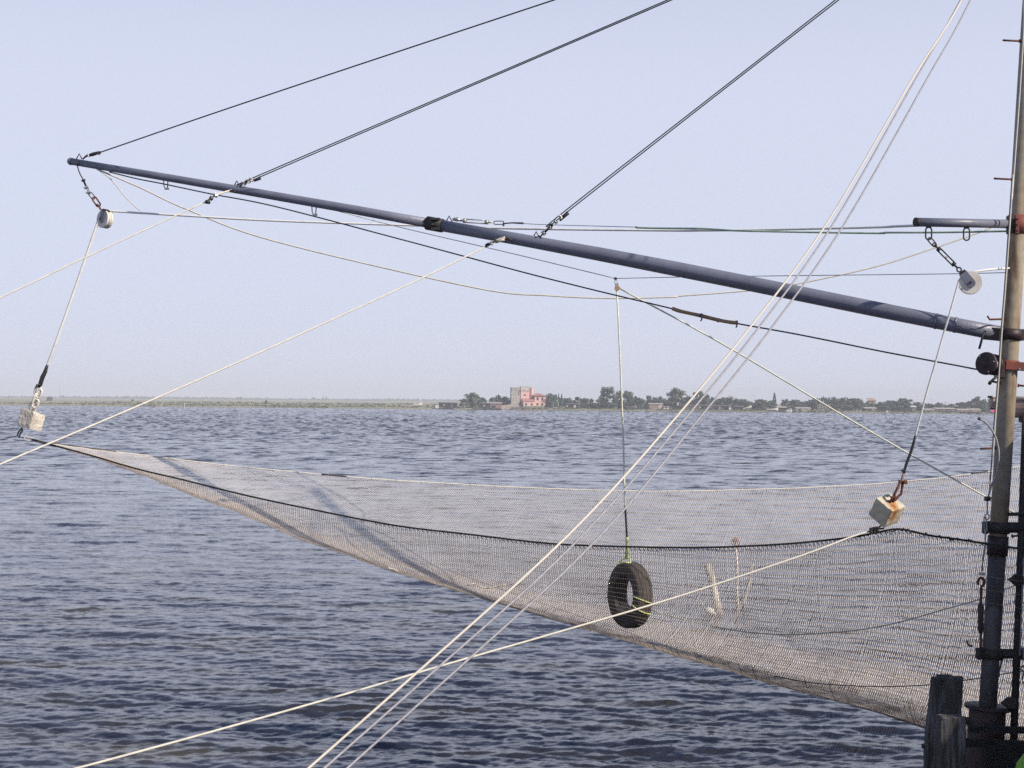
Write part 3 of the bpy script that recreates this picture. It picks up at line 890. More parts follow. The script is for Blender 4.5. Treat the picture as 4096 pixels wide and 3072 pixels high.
boat('leaning_dinghy', 'white dinghy leaning on the bank right of the dark lean-to', 'T', 1585, 1680, 508, 853, 'white', math.radians(-14))
boat('white_launch', 'white launch moored at the left of the boat huts', 'T', 1840, 1972, 532, 846, 'white', 0, None)
shore_hut('boat_hut', 'dark boat hut with a pale flat roof behind the white launch', 'T', 1962, 2060, 492, 532, 852, 'black', 'pale_roof', stilts=True)
boat('motor_boat', 'white motor boat with a cabin right of the boat hut', 'T', 2045, 2125, 548, 844, 'white', 0, 'white')
shore_hut('low_boathouse', 'low cream boathouse with dark roof, first of the right huts', 'U', 88, 218, 424, 470, 852, 'cream', 'pale_roof', 'boathouse', stilts=True, openings=(('door', 0.2, 0.2, 0.8, 'black'), ('window', 0.66, 0.1, 0.3, 'grey')))
boat('grey_barge', 'grey barge moored left of the low cream boathouse', 'U', -10, 84, 462, 846, 'grey', 0, 'pale_roof')
_n = thing('net_rack', tuple(P('U', 340, 472, 850)), 'white frames of drying racks at the water', 'rack')
for i in range(9):
    x = P('U', 284 + i * 14, 470, 850).x
    MB().cyl((x, 850, -0.5), (x, 850, 4.2 + 0.6 * math.sin(i)), 0.09, n=6).build('pole', SH['white'], _n)
_a, _c = P('U', 284, 446, 850), P('U', 396, 446, 850)
for zz in (1.6, 3.0, 4.0):
    MB().cyl((_a.x, 850.15, zz), (_c.x, 850.15, zz + 0.1), 0.07, n=6).build('rail', SH['pale_roof'], _n)
shore_hut('waterside_wall', 'low cream waterside wall with dark gaps', 'U', 608, 692, 446, 472, 850, 'cream', 'dark_roof', 'wall', 1.2, 0.05, (('door', 0.35, 0.1, 0.8, 'black'), ('door', 0.7, 0.12, 0.8, 'black')))
shore_hut('veranda_hut', 'hut with a pale roof and dark veranda right of the cream wall', 'U', 730, 832, 424, 472, 853, 'grey', 'pale_roof', openings=(('door', 0.3, 0.2, 0.8, 'black'), ('window', 0.7, 0.2, 0.4, 'cream')), stilts=True)
shore_hut('tan_house', 'tan gabled house showing above the trees', 'U', 768, 826, 352, 400, 905, 'tan', 'tan', 'house', 7, 1.4)
boat('beached_skiff', 'small white skiff lying on the bank before the pale bush', 'U', 905, 975, 474, 846, 'white', math.radians(-6), 'white')
shore_hut('white_gable_hut', 'tiny white hut left of the right hoist rope', 'U', 1162, 1202, 412, 440, 858, 'grey', 'white', 'hut', 3, 0.6)
_pi = thing('long_pier', tuple(P('U', 1545, 486, 846)), 'long plank pier on many piles under the huts left of the mast', 'pier')
_a, _c = P('U', 1280, 470, 846), P('U', 1812, 470, 846)
MB().box(((_a.x + _c.x) / 2, 848, 0.95), (_c.x - _a.x, 4.4, 0.2)).build('deck', SH['grey'], _pi)
MB().box(((_a.x + _c.x) / 2, 845.7, 1.75), (_c.x - _a.x, 0.08, 0.12)).build('rail', SH['pale_roof'], _pi)
for i in range(34):
    x = lerp(_a.x, _c.x, (i + .5) / 34)
    MB().cyl((x, 845.9, -0.8), (x, 845.9, 1.6 + 0.7 * random.random()), 0.12, n=6).build('pile', SH['black'], _pi)
shore_hut('pier_hut', 'cream hut at the left end of the long pier', 'U', 1284, 1372, 440, 472, 850, 'cream', 'pale_roof', openings=(('window', 0.3, 0.14, 0.3, 'black'), ('door', 0.7, 0.14, 0.8, 'grey')), group='huts on the long pier')
shore_hut('pier_hut', 'wide open hut with a pale flat roof in the middle of the long pier', 'U', 1386, 1568, 428, 470, 851, 'grey', 'pale_roof', openings=(('door', 0.25, 0.2, 0.7, 'black'), ('door', 0.6, 0.24, 0.7, 'black')), group='huts on the long pier')
shore_hut('pier_hut', 'low reddish hut right of the wide open pier hut', 'U', 1590, 1716, 438, 470, 850, 'pinkish', 'pale_roof', openings=(('window', 0.3, 0.2, 0.4, 'cream'), ('window', 0.7, 0.1, 0.4, 'white')), group='huts on the long pier')
shore_hut('pier_hut', 'cream hut at the right end of the long pier', 'U', 1722, 1806, 436, 470, 850, 'cream', 'cream', openings=(('door', 0.75, 0.12, 0.8, 'grey'),), group='huts on the long pier')
_m = MB().box(P('W', 480, 640, 848) + Vector((0, 1, 0)), (3.6, 2.4, 2.0), bevel=0.5)
tag(_m.build('tarpaulin_boat', SH['pink']), 'magenta covered boat on the far bank, just left of the mast', 'boat')
shore_hut('marsh_hut', 'tiny dark hut on the marsh near the left block', 'X', 242, 266, 181, 192, 1500, 'black', 'dark_roof', zb=0.9)

def pole(name, label, cat, k, x, yt, d, r, mat, arms=0, group=None):
    p = P(k, x, yt, d)
    o = thing(name, (p.x, d, 0.9), label, cat, group)
    MB().cyl((p.x, d, 0.5), (p.x, d, p.z), r, r * 0.6, n=7).build('shaft', mat, o)
    for i in range(arms):
        MB().box((p.x, d, p.z - 0.6 - i * 1.4), (3.0, 0.2, 0.2)).build('crossarm', mat, o)
    return o
pole('power_pole', 'thin grey power pole above the long dark shed', 'pole', 'T', 1430, 348, 960, 0.16, SH['pale_roof'], 2, 'poles behind the trees')
pole('power_pole', 'thin grey power pole right of the long dark shed', 'pole', 'T', 1482, 350, 960, 0.16, SH['pale_roof'], 2, 'poles behind the trees')
pole('power_pole', 'thin pole leaning over the large pale bush', 'pole', 'T', 1707, 356, 950, 0.13, SH['pale_roof'], 1, 'poles behind the trees')
pole('power_pole', 'thin pole between the big domed tree and the pier', 'pole', 'U', 1347, 338, 950, 0.14, SH['pale_roof'], 1, 'poles behind the trees')
pole('power_pole', 'short dark pole above the pier huts', 'pole', 'U', 1480, 368, 930, 0.16, SH['grey'], 1, 'poles behind the trees')
pole('radio_mast', 'faint red and white radio mast far beyond the marsh', 'mast', 'B', 660, 360, 3300, 0.7, SH['pale_roof'])
for x, yt in ((1555, 455), (1612, 440), (1842, 420)):
    pole('mooring_post', {1555: 'white post before the dense tree by the pink house', 1612: 'taller white post right of the dense tree by the pink house', 1842: 'pale post right of the small dark hut'}[x], 'post', 'S', x, yt, 852, 0.12, SH['white'], 0, 'pale posts on the bank')
# things standing in the lagoon
_p = on_level(*px('B', 2038, 660))
_t = at(*px('B', 2042, 596), _p.y)
_o = thing('channel_marker', tuple(_p), 'white channel marker stake off the marsh', 'marker')
MB().cyl(_p + Vector((0, 0, -.5)), (_p.x, _p.y, _t.z), 0.13, n=7).build('stake', SH['white'], _o)
MB().box((_p.x, _p.y, _t.z + 0.2), (0.7, 0.1, 0.5)).build('board', SH['white'], _o)
_lab = ['leftmost dark float bobbing left of the mast before the pier', 'second dark float from the left before the pier', 'white topped float in the row before the pier',
        'fourth dark float of the row before the pier', 'dark float next to the end of the row before the pier', 'rightmost dark float of the row before the pier']
for i, x in enumerate((160, 185, 205, 232, 268, 300)):
    q = on_level(*px('G', x, 462))
    fo = thing('float', tuple(q), _lab[i], 'float', 'floats before the pier')
    MB().lathe(q, (0, 0, 1), [(-0.2, 0), (-0.15, 0.25), (0.1, 0.34), (0.32, 0.2), (0.36, 0.05), (0.9 if i == 2 else 0.5, 0.04)], 12).build('body', SH['white'] if i == 2 else SH['black'], fo)
# ------------------------------------------------------------------ the lift net rig
D_MAST = 18.0
def mast_x(y, off=0.0):
    """Pixel column of the mast's axis at pixel row y."""
    return 4126 - 0.0619 * y + off
def mast_p(y, off=0.0, toward=0.0):
    return at(mast_x(y, off), y, D_MAST - toward)
MR = 35 * D_MAST / F_PX
HEAD = mast_p(-640)

M_MAST = bpy.data.materials.new('mast_paint')
M_MAST.use_nodes = True
_nt = M_MAST.node_tree
_b = _nt.nodes['Principled BSDF']
_b.inputs['Roughness'].default_value = 0.7
_tc = _nt.nodes.new('ShaderNodeTexCoord')
_mp = _nt.nodes.new('ShaderNodeMapping'); _mp.inputs['Scale'].default_value = (5, 5, 0.8)
_nt.links.new(_tc.outputs['Object'], _mp.inputs[0])
_n1 = _nt.nodes.new('ShaderNodeTexNoise'); _n1.inputs['Scale'].default_value = 1.0; _n1.inputs['Detail'].default_value = 8
_nt.links.new(_mp.outputs[0], _n1.inputs['Vector'])
_n2 = _nt.nodes.new('ShaderNodeTexNoise'); _n2.inputs['Scale'].default_value = 9.0; _n2.inputs['Detail'].default_value = 6
_nt.links.new(_tc.outputs['Object'], _n2.inputs['Vector'])
_r1 = _nt.nodes.new('ShaderNodeValToRGB')
_r1.color_ramp.elements[0].position = 0.36; _r1.color_ramp.elements[0].color = (0.15, 0.085, 0.045, 1)
_r1.color_ramp.elements[1].position = 0.60; _r1.color_ramp.elements[1].color = (0.36, 0.335, 0.29, 1)
_e = _r1.color_ramp.elements.new(0.46); _e.color = (0.34, 0.27, 0.185, 1)
_nt.links.new(_n1.outputs['Fac'], _r1.inputs[0])
_mx = _nt.nodes.new('ShaderNodeMix'); _mx.data_type = 'RGBA'; _mx.blend_type = 'MULTIPLY'
_mx.inputs[0].default_value = 0.55
_nt.links.new(_r1.outputs[0], _mx.inputs[6])
_r2 = _nt.nodes.new('ShaderNodeValToRGB')
_r2.color_ramp.elements[0].position = 0.3; _r2.color_ramp.elements[0].color = (0.5, 0.5, 0.52, 1)
_r2.color_ramp.elements[1].position = 0.6
_nt.links.new(_n2.outputs['Fac'], _r2.inputs[0])
_nt.links.new(_r2.outputs[0], _mx.inputs[7])
_nt.links.new(_mx.outputs[2], _b.inputs['Base Color'])

VIEW = Vector((0, -1, 0))
RIGHT = Vector((1, 0, 0))
UPV = Vector((0, 0, 1))

# ---- mast
mast = thing('mast', tuple(mast_p(2830)), 'tall weathered steel mast with rusty step rungs at the right edge', 'mast')
MDIR = (mast_p(0) - mast_p(2800)).normalized()
MB().tube([mast_p(2200), mast_p(1300), mast_p(500), mast_p(-700)], [MR, MR, MR, MR * 0.95], 28).build('shaft', M_MAST, mast)
M_LOW = material('mast_shaded_paint', (0.10, 0.10, 0.112), 0.7, 0.0, (0.060, 0.040, 0.038), 2.5, 0.8, 0.2, 30, (3, 3, 1))  # dark grey and maroon paint, with the lower mast's shade put into its colour
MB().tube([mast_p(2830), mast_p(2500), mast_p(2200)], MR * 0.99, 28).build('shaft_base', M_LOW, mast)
MB().lathe(mast_p(2835), MDIR, [(0, 0), (0, 0.27), (0.035, 0.275), (0.035, MR)], 32).build('base_flange', MAT['maroon'], mast)
MB().lathe(at(mast_x(3250) , 3250, D_MAST), MDIR, [(0, 0.215), (1.26, 0.215)], 28).build('base_tube', MAT['maroon'], mast)
MB().lathe(mast_p(2222), MDIR, [(0, MR), (0, MR + 0.018), (0.235, MR + 0.018), (0.235, MR)], 24).build('sleeve', MAT['maroon'], mast)
def rung(x0, y0, x1, y1, bend=None, mat=MAT['rust']):
    m = MB()
    pts = [at(x1, y1, D_MAST - 0.02), at(x0, y0, D_MAST - 0.06)]
    if bend: pts.append(at(bend[0], bend[1], D_MAST - 0.06))
    m.tube(pts, 0.0125, 8)
    o = m.build('step_rung', mat, mast)
    MB().cyl(at(x1, y1, D_MAST - 0.02) + (pts[1] - pts[0]).normalized() * 0.0, at(x1, y1, D_MAST - 0.02) + (pts[1] - pts[0]).normalized() * 0.02, 0.022, n=8).build('weld_collar', mat, o)
for q in ((*px('K', 895, 668), *px('K', 1190, 682)), (*px('L', 748, 1302), *px('L', 1062, 1318)), (*px('G', 1568, 905), *px('G', 1815, 890)), (*px('F', 1752, 1572), *px('F', 1850, 1590))):
    rung(*q)
rung(*px('F', 1705, 655), *px('F', 1960, 650), px('F', 1672, 604))
rung(*px('F', 2290, 1640), *px('F', 2116, 1628))
rung(*px('I', 2110, -700), *px('I', 1990, -690))

# bracket arm with its two oval rings
arm = MB().cyl(at(*px('E', 612, 695), D_MAST - 0.35), at(*px('E', 1985, 722), D_MAST - 0.04), 0.053, n=20).build('bracket_arm', MAT['boom'], mast)
MB().cyl(at(*px('E', 606, 694.5), D_MAST - 0.352), at(*px('E', 650, 696), D_MAST - 0.34), 0.055, n=20).build('end_cap', MAT['black_steel'], arm)
for xx, yy, dd in ((806, 862, 0.29), (1365, 872, 0.18)):
    c = at(*px('E', xx, yy), D_MAST - dd)
    MB().ring(c, UPV, RIGHT, 0.036, 0.0095, 0.038, 24, 8).build('ring', MAT['black_steel'], arm)
    MB().box(at(*px('E', xx, yy - 104), D_MAST - dd), (0.06, 0.02, 0.03)).build('weld_plate', MAT['black_steel'], arm)
MB().box(at(*px('E', 2022, 730), D_MAST - 0.02), (0.075, 0.16, 0.225), bevel=0.008).build('clamp_plate', MAT['maroon'], mast)
def band(y, h, r, mat, name='clamp_band'):
    MB().lathe(mast_p(y + h / 2), MDIR, [(0, MR), (0, MR + r), (h * D_MAST / F_PX, MR + r), (h * D_MAST / F_PX, MR)], 28).build(name, mat, mast)
band(899, 73, 0.014, MAT['red_rust'])
MB().box(at(*px('E', 2112, 735), D_MAST - MR - 0.028), (0.045, 0.03, 0.21), bevel=0.004).build('clamp_lug', MAT['red_rust'], mast)
for yy in (650, 735, 820):
    MB().cyl(at(*px('E', 2112, yy), D_MAST - MR - 0.06), at(*px('E', 2112, yy), D_MAST - MR - 0.03), 0.011, n=6).build('bolt', MAT['iron'], mast)
# clamp that carries the boom
band(1338, 44, 0.022, MAT['maroon'])
MB().box(at(*px('F', 2170, 885), D_MAST), (0.045, 0.12, 0.14), bevel=0.006).build('clamp_lug', MAT['maroon'], mast)
# red bracket of the small winch
band(1457, 30, 0.012, MAT['red_rust'], 'winch_band')
MB().box(at(*px('F', 2120, 1345), D_MAST - 0.12), (0.30, 0.03, 0.105), Matrix.Rotation(math.radians(4), 3, 'Y'), 0.006).build('winch_bracket', MAT['red_rust'], mast)
MB().cyl(at(*px('F', 2150, 1385), D_MAST - 0.16), at(*px('F', 2150, 1385), D_MAST - 0.13), 0.012, n=6).build('bolt', MAT['clip'], mast)

# ---- boom
boom = thing('boom', tuple(at(4000, 1334, D_MAST)), 'long dark blue grey tubular boom sloping up to the left', 'boom')
_i18, _i24 = 1 / D_MAST, 1 / 24.0
def boom_d(x):
    t = (4011 - x) / (4011 - 281)
    return 1 / lerp(_i18, _i24, t)
BX = [281, 661, 1094, 1400, 1742, 2100, 2400, 2700, 2997, 3500, 3800, 4011]
BY = [645, 709, 783, 836, 898, 962, 1017, 1075, 1134, 1236, 1296, 1337]
BD = [27, 30, 34, 36, 39, 42, 48, 52, 53, 54, 52, 52]
def boom_y(x): return float(np.interp(x, BX, BY))
def boom_r(x): return float(np.interp(x, BX, BD)) / 2 * boom_d(x) / F_PX
def boom_p(x, off=0.0, toward=0.0): return at(x, boom_y(x) + off, boom_d(x) - toward)
MB().tube([boom_p(x) for x in BX[:5]], [boom_r(x) for x in BX[:5]], 24).build('outer_tube', MAT['boom'], boom)
MB().tube([boom_p(x) for x in BX[4:]], [boom_r(x) + 0.012 for x in BX[4:]], 28).build('inner_tube', MAT['boom'], boom)
BDIR = (boom_p(281) - boom_p(4011)).normalized()
MB().lathe(boom_p(281), BDIR, [(-0.04, boom_r(281) + .004), (0.0, boom_r(281) + .006), (0.03, boom_r(281) * .8), (0.045, 0.0)], 22).build('end_cap', MAT['boom'], boom)
MB().lathe(boom_p(1748), BDIR, [(-0.09, boom_r(1760)), (-0.09, boom_r(1760) + .028), (0.16, boom_r(1700) + .03), (0.16, boom_r(1700))], 24).build('collar', MAT['black_steel'], boom)
for off in (-22, 0, 18):
    c = boom_p(1742, off, boom_r(1742) + 0.035)
    MB().box(c, (0.13, 0.05, 0.035), bevel=0.006).build('collar_bolt', MAT['black_steel'], boom)
for x in (3745, 3822):
    MB().lathe(boom_p(x), BDIR, [(-0.012, boom_r(x)), (-0.012, boom_r(x) + .018), (0.012, boom_r(x) + .018), (0.012, boom_r(x))], 24).build('weld_ring', MAT['boom'], boom)
_s0, _s1 = at(*px('F', 1655, 862), D_MAST + 0.12), at(*px('F', 1905, 884), D_MAST - 0.02)
_dx = (_s1 - _s0).normalized(); _yy = UPV.cross(_dx).normalized(); _zz = _dx.cross(_yy)
MB().box((_s0 + _s1) / 2, ((_s1 - _s0).length, 0.19, 0.155), Matrix((_dx, _yy, _zz)).transposed(), 0.008).build('end_socket', MAT['maroon'], boom)
_l = MB().tube([at(*px('F', 1640, 830), D_MAST - 0.12), at(*px('F', 1610, 880), D_MAST - 0.14), at(*px('F', 1552, 1090), D_MAST - 0.14)], 0.014, 10)
_l.build('locking_lever', MAT['black_steel'], boom)
def eye(x, side=1, h=30):
    """Bent rod eyelet welded on the boom."""
    w = h * 0.55
    o0 = -np.interp(x, BX, BD) / 2 * side
    m = MB().tube([boom_p(x - w, o0), boom_p(x - w * .1, o0 - h * side), boom_p(x + w * .8, o0 - h * .15 * side)], 0.009, 6)
    m.build('eyelet', MAT['iron'], boom)
eye(318, 1, 22); eye(948, 1, 18); eye(1798, 1, 24); eye(2146, 1, 22)
for x in (661, 1254):
    o0 = np.interp(x, BX, BD) / 2
    m = MB()
    m.tube([boom_p(x - 7, o0 - 4), boom_p(x - 5, o0 + 22), boom_p(x + 2, o0 + 34), boom_p(x + 9, o0 + 24), boom_p(x + 11, o0 - 4)], 0.008, 6)
    st = m.build('hanger', MAT['iron'], boom)
    MB().box(boom_p(x + 6, o0 + 30), (0.07, 0.03, 0.03)).build('hanger_bolt', MAT['clip'], st)
_c = boom_p(2042, 8, boom_r(2042) + .02)
MB().tube([boom_p(2012, 4, boom_r(2020)), boom_p(2020, 2, boom_r(2020) + .06), boom_p(2045, 6, boom_r(2042) + .06), boom_p(2050, 8, boom_r(2042))], 0.011, 7).build('bracket', MAT['iron'], boom)
_c = boom_p(930, 10, boom_r(930) + .02)
MB().tube([boom_p(920, 8, boom_r(930)), boom_p(922, 8, boom_r(930) + .05), boom_p(942, 10, boom_r(930) + .05), boom_p(946, 10, boom_r(930))], 0.011, 7).build('bracket', MAT['iron'], boom)

# ---- cables: a thing with its strand and the clips and ends that move with it
def clip_mb(c, d, s=0.035):
    d = Vector(d).normalized()
    a = d.cross(VIEW).normalized(); b2 = d.cross(a)
    rot = Matrix((d, a, b2)).transposed()
    m = MB().box(c, (s * 0.7, s * 1.3, s * 0.9), rot, s * 0.1)
    for k in (-1, 1):
        m.cyl(c + a * (k * s * 0.5) - d * 0, c + a * (k * s * 0.5) + b2 * (-s * 1.2), s * 0.22, n=6)
    return m
def turnbuckle_mb(p, q, r=0.016):
    d = (q - p); L = d.length; d.normalize()
    a = d.cross(VIEW).normalized()
    m = MB().tube([p, lerp(p, q, 0.2)], r * 0.7, 8).tube([lerp(p, q, 0.8), q], r * 0.7, 8)
    for k in (-1, 1):
        m.tube([lerp(p, q, 0.14) + a * k * r * 1.2, lerp(p, q, 0.86) + a * k * r * 1.2], r * 0.5, 6)
    for t in (0.16, 0.84):
        m.cyl(lerp(p, q, t - 0.05), lerp(p, q, t + 0.05), r * 1.7, n=8)
    return m

def cable(name, label, cat, strands, group=None, parts=()):
    """strands: (points, radius, material[, part name]); parts: (name, MB, material)."""
    base = min((p for s in strands for p in s[0]), key=lambda v: v[2])
    if len(strands) == 1 and not parts:
        s = strands[0]
        o = MB().tube(smooth(s[0]), s[1], 7).build(name, s[2])
        return tag(o, label, cat, group)
    o = thing(name, tuple(base), label, cat, group)
    for s in strands:
        MB().tube(smooth(s[0]), s[1], 7).build(s[3] if len(s) > 3 else 'strand', s[2], o)
    for nm, mb, mt in parts:
        mb.build(nm, mt, o)
    return o

def px_r(w, d): return w * 0.5 * d / F_PX            # radius of a thing w pixels thick at distance d

# guy wires from the boom to the mast head
e1 = boom_p(330, -16)
g1 = [e1, P('A', 712, 246, 23.9), P('A', 800, 222, 23.8), at(1200, 337, 21.6), HEAD + Vector((-.05, 0, 0))]
cable('guy_wire', 'thin dark guy wire from the boom tip to the mast head', 'cable', [(g1[2:], px_r(5.5, 22), MAT['dark_cable'])], 'guy wires of the boom',
      [('end_splice', MB().tube([e1, P('A', 690, 252, 23.9), P('A', 745, 236, 23.85), P('A', 806, 219, 23.8)], [.012, .016, .03, .022], 8), MAT['tape']),
       ('wire_clip', clip_mb(P('A', 712, 246, 23.86), g1[2] - g1[0]), MAT['clip']),
       ('ring', MB().ring(P('A', 797, 228, 23.78), UPV, RIGHT, 0.022, 0.006), MAT['iron'])])
def double_guy(name, label, p0, cl, split, d0, spread, wpx):
    a0 = p0
    dirn = (split - p0)
    tops = [HEAD + Vector((-0.01, 0, spread * .3)), HEAD + Vector((0.02, 0, -spread * .3))]
    nrm = dirn.cross(VIEW).normalized()
    strands = []
    for k, t in zip((-1, 1), tops):
        strands.append(([a0, lerp(a0, split, .5) + nrm * 0.012 * k, split + nrm * 0.015 * k, lerp(split, t, .5), t], px_r(wpx, d0), MAT['dark_cable'], 'strand'))
    parts = [('wire_clip', clip_mb(lerp(a0, split, t) - VIEW * -0.012, dirn, 0.05), MAT['clip']) for t in cl]
    parts.append(('thimble', MB().ring(a0, dirn, nrm, 0.022, 0.007, 0.02), MAT['iron']))
    parts.append(('splice', MB().tube([lerp(a0, split, .72) + nrm * .03, split + nrm * .03], [.016, .03], 8), MAT['tape']))
    return cable(name, label, 'cable', strands, 'guy wires of the boom', parts)
double_guy('guy_wire', 'double dark guy wire rising from the middle of the thin boom tube', boom_p(955, -14), (0.28, 0.5, 0.66), P('A', 2085, 412, boom_d(1035)), 22.5, 0.05, 4.5)
double_guy('guy_wire', 'double dark guy wire rising steeply from the thick boom tube', boom_p(2153, -18), (0.2, 0.42, 0.62, 0.8), P('C', 1338, 292, boom_d(2240) - .1), 20, 0.06, 4.8)

# stay ropes that leave the picture on the left
def run_on(pts, metres):
    """Carry a rope on, beyond the frame, towards its anchor."""
    d = (pts[-1] - pts[-2]).normalized()
    return pts + [pts[-1] + d * (metres * .5), pts[-1] + d * metres]
w1 = [boom_p(925, 6, .06), P('A', 1735, 565, 22.3), P('A', 1660, 615, 22.2), P('A', 700, 1058, 21.0), P('A', 0, 1390, 20.2), at(-700, 1512, 19)]
cable('stay_rope', 'pale stay rope from the thin boom tube to the upper left edge', 'rope', [(run_on(w1[2:], 12), px_r(6, 21), MAT['white_rope']), (w1[:3], px_r(8, 22), MAT['cream_rope'], 'end_loop')], 'stay ropes of the boom',
      [('wire_clip', clip_mb(P('A', 1735, 568, 22.24), w1[1] - w1[2], .045), MAT['clip']), ('wire_clip', clip_mb(P('A', 1698, 592, 22.2), w1[1] - w1[2], .045), MAT['iron']),
       ('end_sleeve', MB().cyl(P('A', 1690, 622, 22.15), P('A', 1652, 618, 22.15), .028, n=8), MAT['tape'])])
_b2 = boom_p(2020, 2, .16)
w2 = [_b2, P('C', 770, 530, boom_d(1985) - .2), P('C', 700, 570, boom_d(1950) - .25), P('C', 0, 912, 19.3), at(800, 1516, 17.0), at(0, 1857, 14.8), at(-600, 2110, 13.2)]
cable('stay_rope', 'long pale stay rope from the thick boom tube to the middle of the left edge', 'rope', [(run_on(w2[2:], 9), px_r(7, 17.5), MAT['white_rope']), (w2[:3], px_r(10, 21), MAT['cream_rope'], 'end_loop')], 'stay ropes of the boom',
      [('wire_clip', clip_mb(P('C', 770, 530, boom_d(1985) - .25), w2[1] - w2[2], .05), MAT['iron']), ('wire_clip', clip_mb(P('C', 735, 550, boom_d(1970) - .27), w2[1] - w2[2], .045), MAT['clip']),
       ('end_sleeve', MB().cyl(P('C', 715, 555, boom_d(1965) - .28), P('C', 692, 568, boom_d(1950) - .28), .025, n=8), MAT['tape']),
       ('loop_tail', MB().tube([P('C', 770, 540, boom_d(1985) - .24), P('C', 810, 528, boom_d(2000) - .24), P('C', 838, 518, boom_d(2010) - .24)], .018, 7), MAT['cream_rope'])])

# three ropes that slant across the picture from the mast side to the lower left
def slant(pts, d0, d1):
    n = len(pts)
    return [at(p[0], p[1], 1 / lerp(1 / d0, 1 / d1, i / (n - 1))) for i, p in enumerate(pts)]
W3 = [(4150, -600), (3846, 0), (3640, 330), (3303, 900), (2984, 1330), (2656, 1725), (2386, 2025), (2105, 2300), (1668, 2690), (1235, 3072), (1000, 3275)]
cable('slanting_rope', 'cream slanting rope, the brightest of the three crossing the picture', 'rope', [(run_on(slant(W3, 17.95, 9.0), 3), 0.0093, MAT['cream_rope'])], 'slanting ropes')
W4 = [(4154, -620), (3842, 0), (3655, 330), (3330, 900), (3020, 1330), (2698, 1725), (2438, 2025), (2168, 2300), (1730, 2690), (1298, 3072), (1070, 3275)]
cable('slanting_rope', 'grey slanting cable between the cream rope and the other grey cable', 'cable', [(run_on(slant(W4, 18.0, 9.6), 3), 0.0095, MAT['grey_cable'])], 'slanting ropes')
W5 = [(4158, -600), (3882, 0), (3700, 330), (3375, 900), (3072, 1330), (2755, 1725), (2508, 2025), (2244, 2300), (1815, 2690), (1390, 3072), (1165, 3275)]
cable('slanting_rope', 'rightmost grey slanting cable of the three', 'cable', [(run_on(slant(W5, 18.05, 10.2), 3), 0.0098, MAT['grey_cable'])], 'slanting ropes')

# sagging white line under the boom, and its short loose end
t0 = P('A', 780, 356, boom_d(388) - .02)
w6 = [t0, P('A', 1120, 500, 23.80), P('A', 1520, 685, 23.85), P('A', 2212, 935, 23.90), P('C', 600, 906, 23.95), P('C', 1200, 970, 24.00), P('C', 1700, 991, 24.05), P('C', 2212, 981, 24.10), P('D', 600, 574, 24.15), P('D', 1220, 526, 24.20), P('D', 1560, 478, 24.25), P('D', 2212, 336, 24.30), P('E', 900, 1072, 24.35), P('E', 1530, 855, 24.40), P('E', 1660, 795, 24.45), P('E', 2100, 660, 24.50)]
cable('sagging_line', 'long white line sagging from the boom tip to the bracket arm', 'rope', [(w6, px_r(6.5, 24), MAT['white_rope'])])
w6b = [t0 + Vector((.02, 0, -.01)), P('A', 830, 388, 23.85), P('A', 905, 450, 23.8), P('A', 1000, 570, 23.75), P('A', 1070, 640, 23.7), P('A', 1130, 690, 23.7)]
cable('loose_rope_end', 'short loose rope end dangling under the boom tip', 'rope', [(w6b, px_r(4.5, 23.8), MAT['cream_rope'])])

# dark lamp cable slung under the boom
w7 = [P('A', 880, 378, boom_d(440)), P('A', 1100, 432, 23.4), P('A', 1320, 475, 23.2), P('A', 1700, 555, 22.7), P('A', 2212, 655, 22.2), P('C', 0, 516, 21.7), P('C', 500, 650, 21.2), P('C', 1040, 795, 20.7), P('C', 1600, 935, 20.3), P('D', 400, 630, 20.05), P('D', 590, 676, 19.9), P('D', 820, 735, 19.7), P('D', 1105, 793, 19.5), P('D', 1600, 882, 19.1), P('D', 2212, 1006, 18.6), P('F', 500, 1200, 18.2), P('F', 900, 1275, 18.0), P('F', 1250, 1340, 17.9), P('F', 1480, 1385, 17.85), P('F', 1580, 1396, 17.8)]
cable('dark_line', 'dark line slung under the boom and ending at the hand winch', 'cable', [(w7, px_r(6, 20), MAT['dark_cable'])])
sl = smooth([P('D', 583, 672, 19.9), P('D', 640, 692, 19.85), P('D', 730, 712, 19.78), P('D', 820, 732, 19.7), P('D', 950, 764, 19.6), P('D', 1040, 781, 19.55), P('D', 1105, 788, 19.5)], 5)
fs_t = thing('foam_sleeve', tuple(sl[-1]), 'tan foam sleeve tied with blue string round the dark line', 'sleeve')
MB().tube(sl, [px_r(13 + 3 * math.sin(i * .5) * .2, 19.7) + .004 for i in range(len(sl))], 10).build('foam', MAT['foam'], fs_t)
for x, y, dy in ((815, 728, 22), (952, 766, 0), (1098, 785, 18)):
    c = P('D', x, y, 19.66)
    MB().lathe(c, sl[-1] - sl[0], [(-.012, .024), (-.012, .029), (.012, .029), (.012, .024)], 12).build('tie', MAT['blue_tie'], fs_t)
    if dy: MB().tube([P('D', x, y + 8, 19.6), P('D', x + 4, y + 10 + dy, 19.6), P('D', x - 6, y + 14 + dy * 1.4, 19.6)], .011, 6).build('tie_end', MAT['blue_tie'], fs_t)

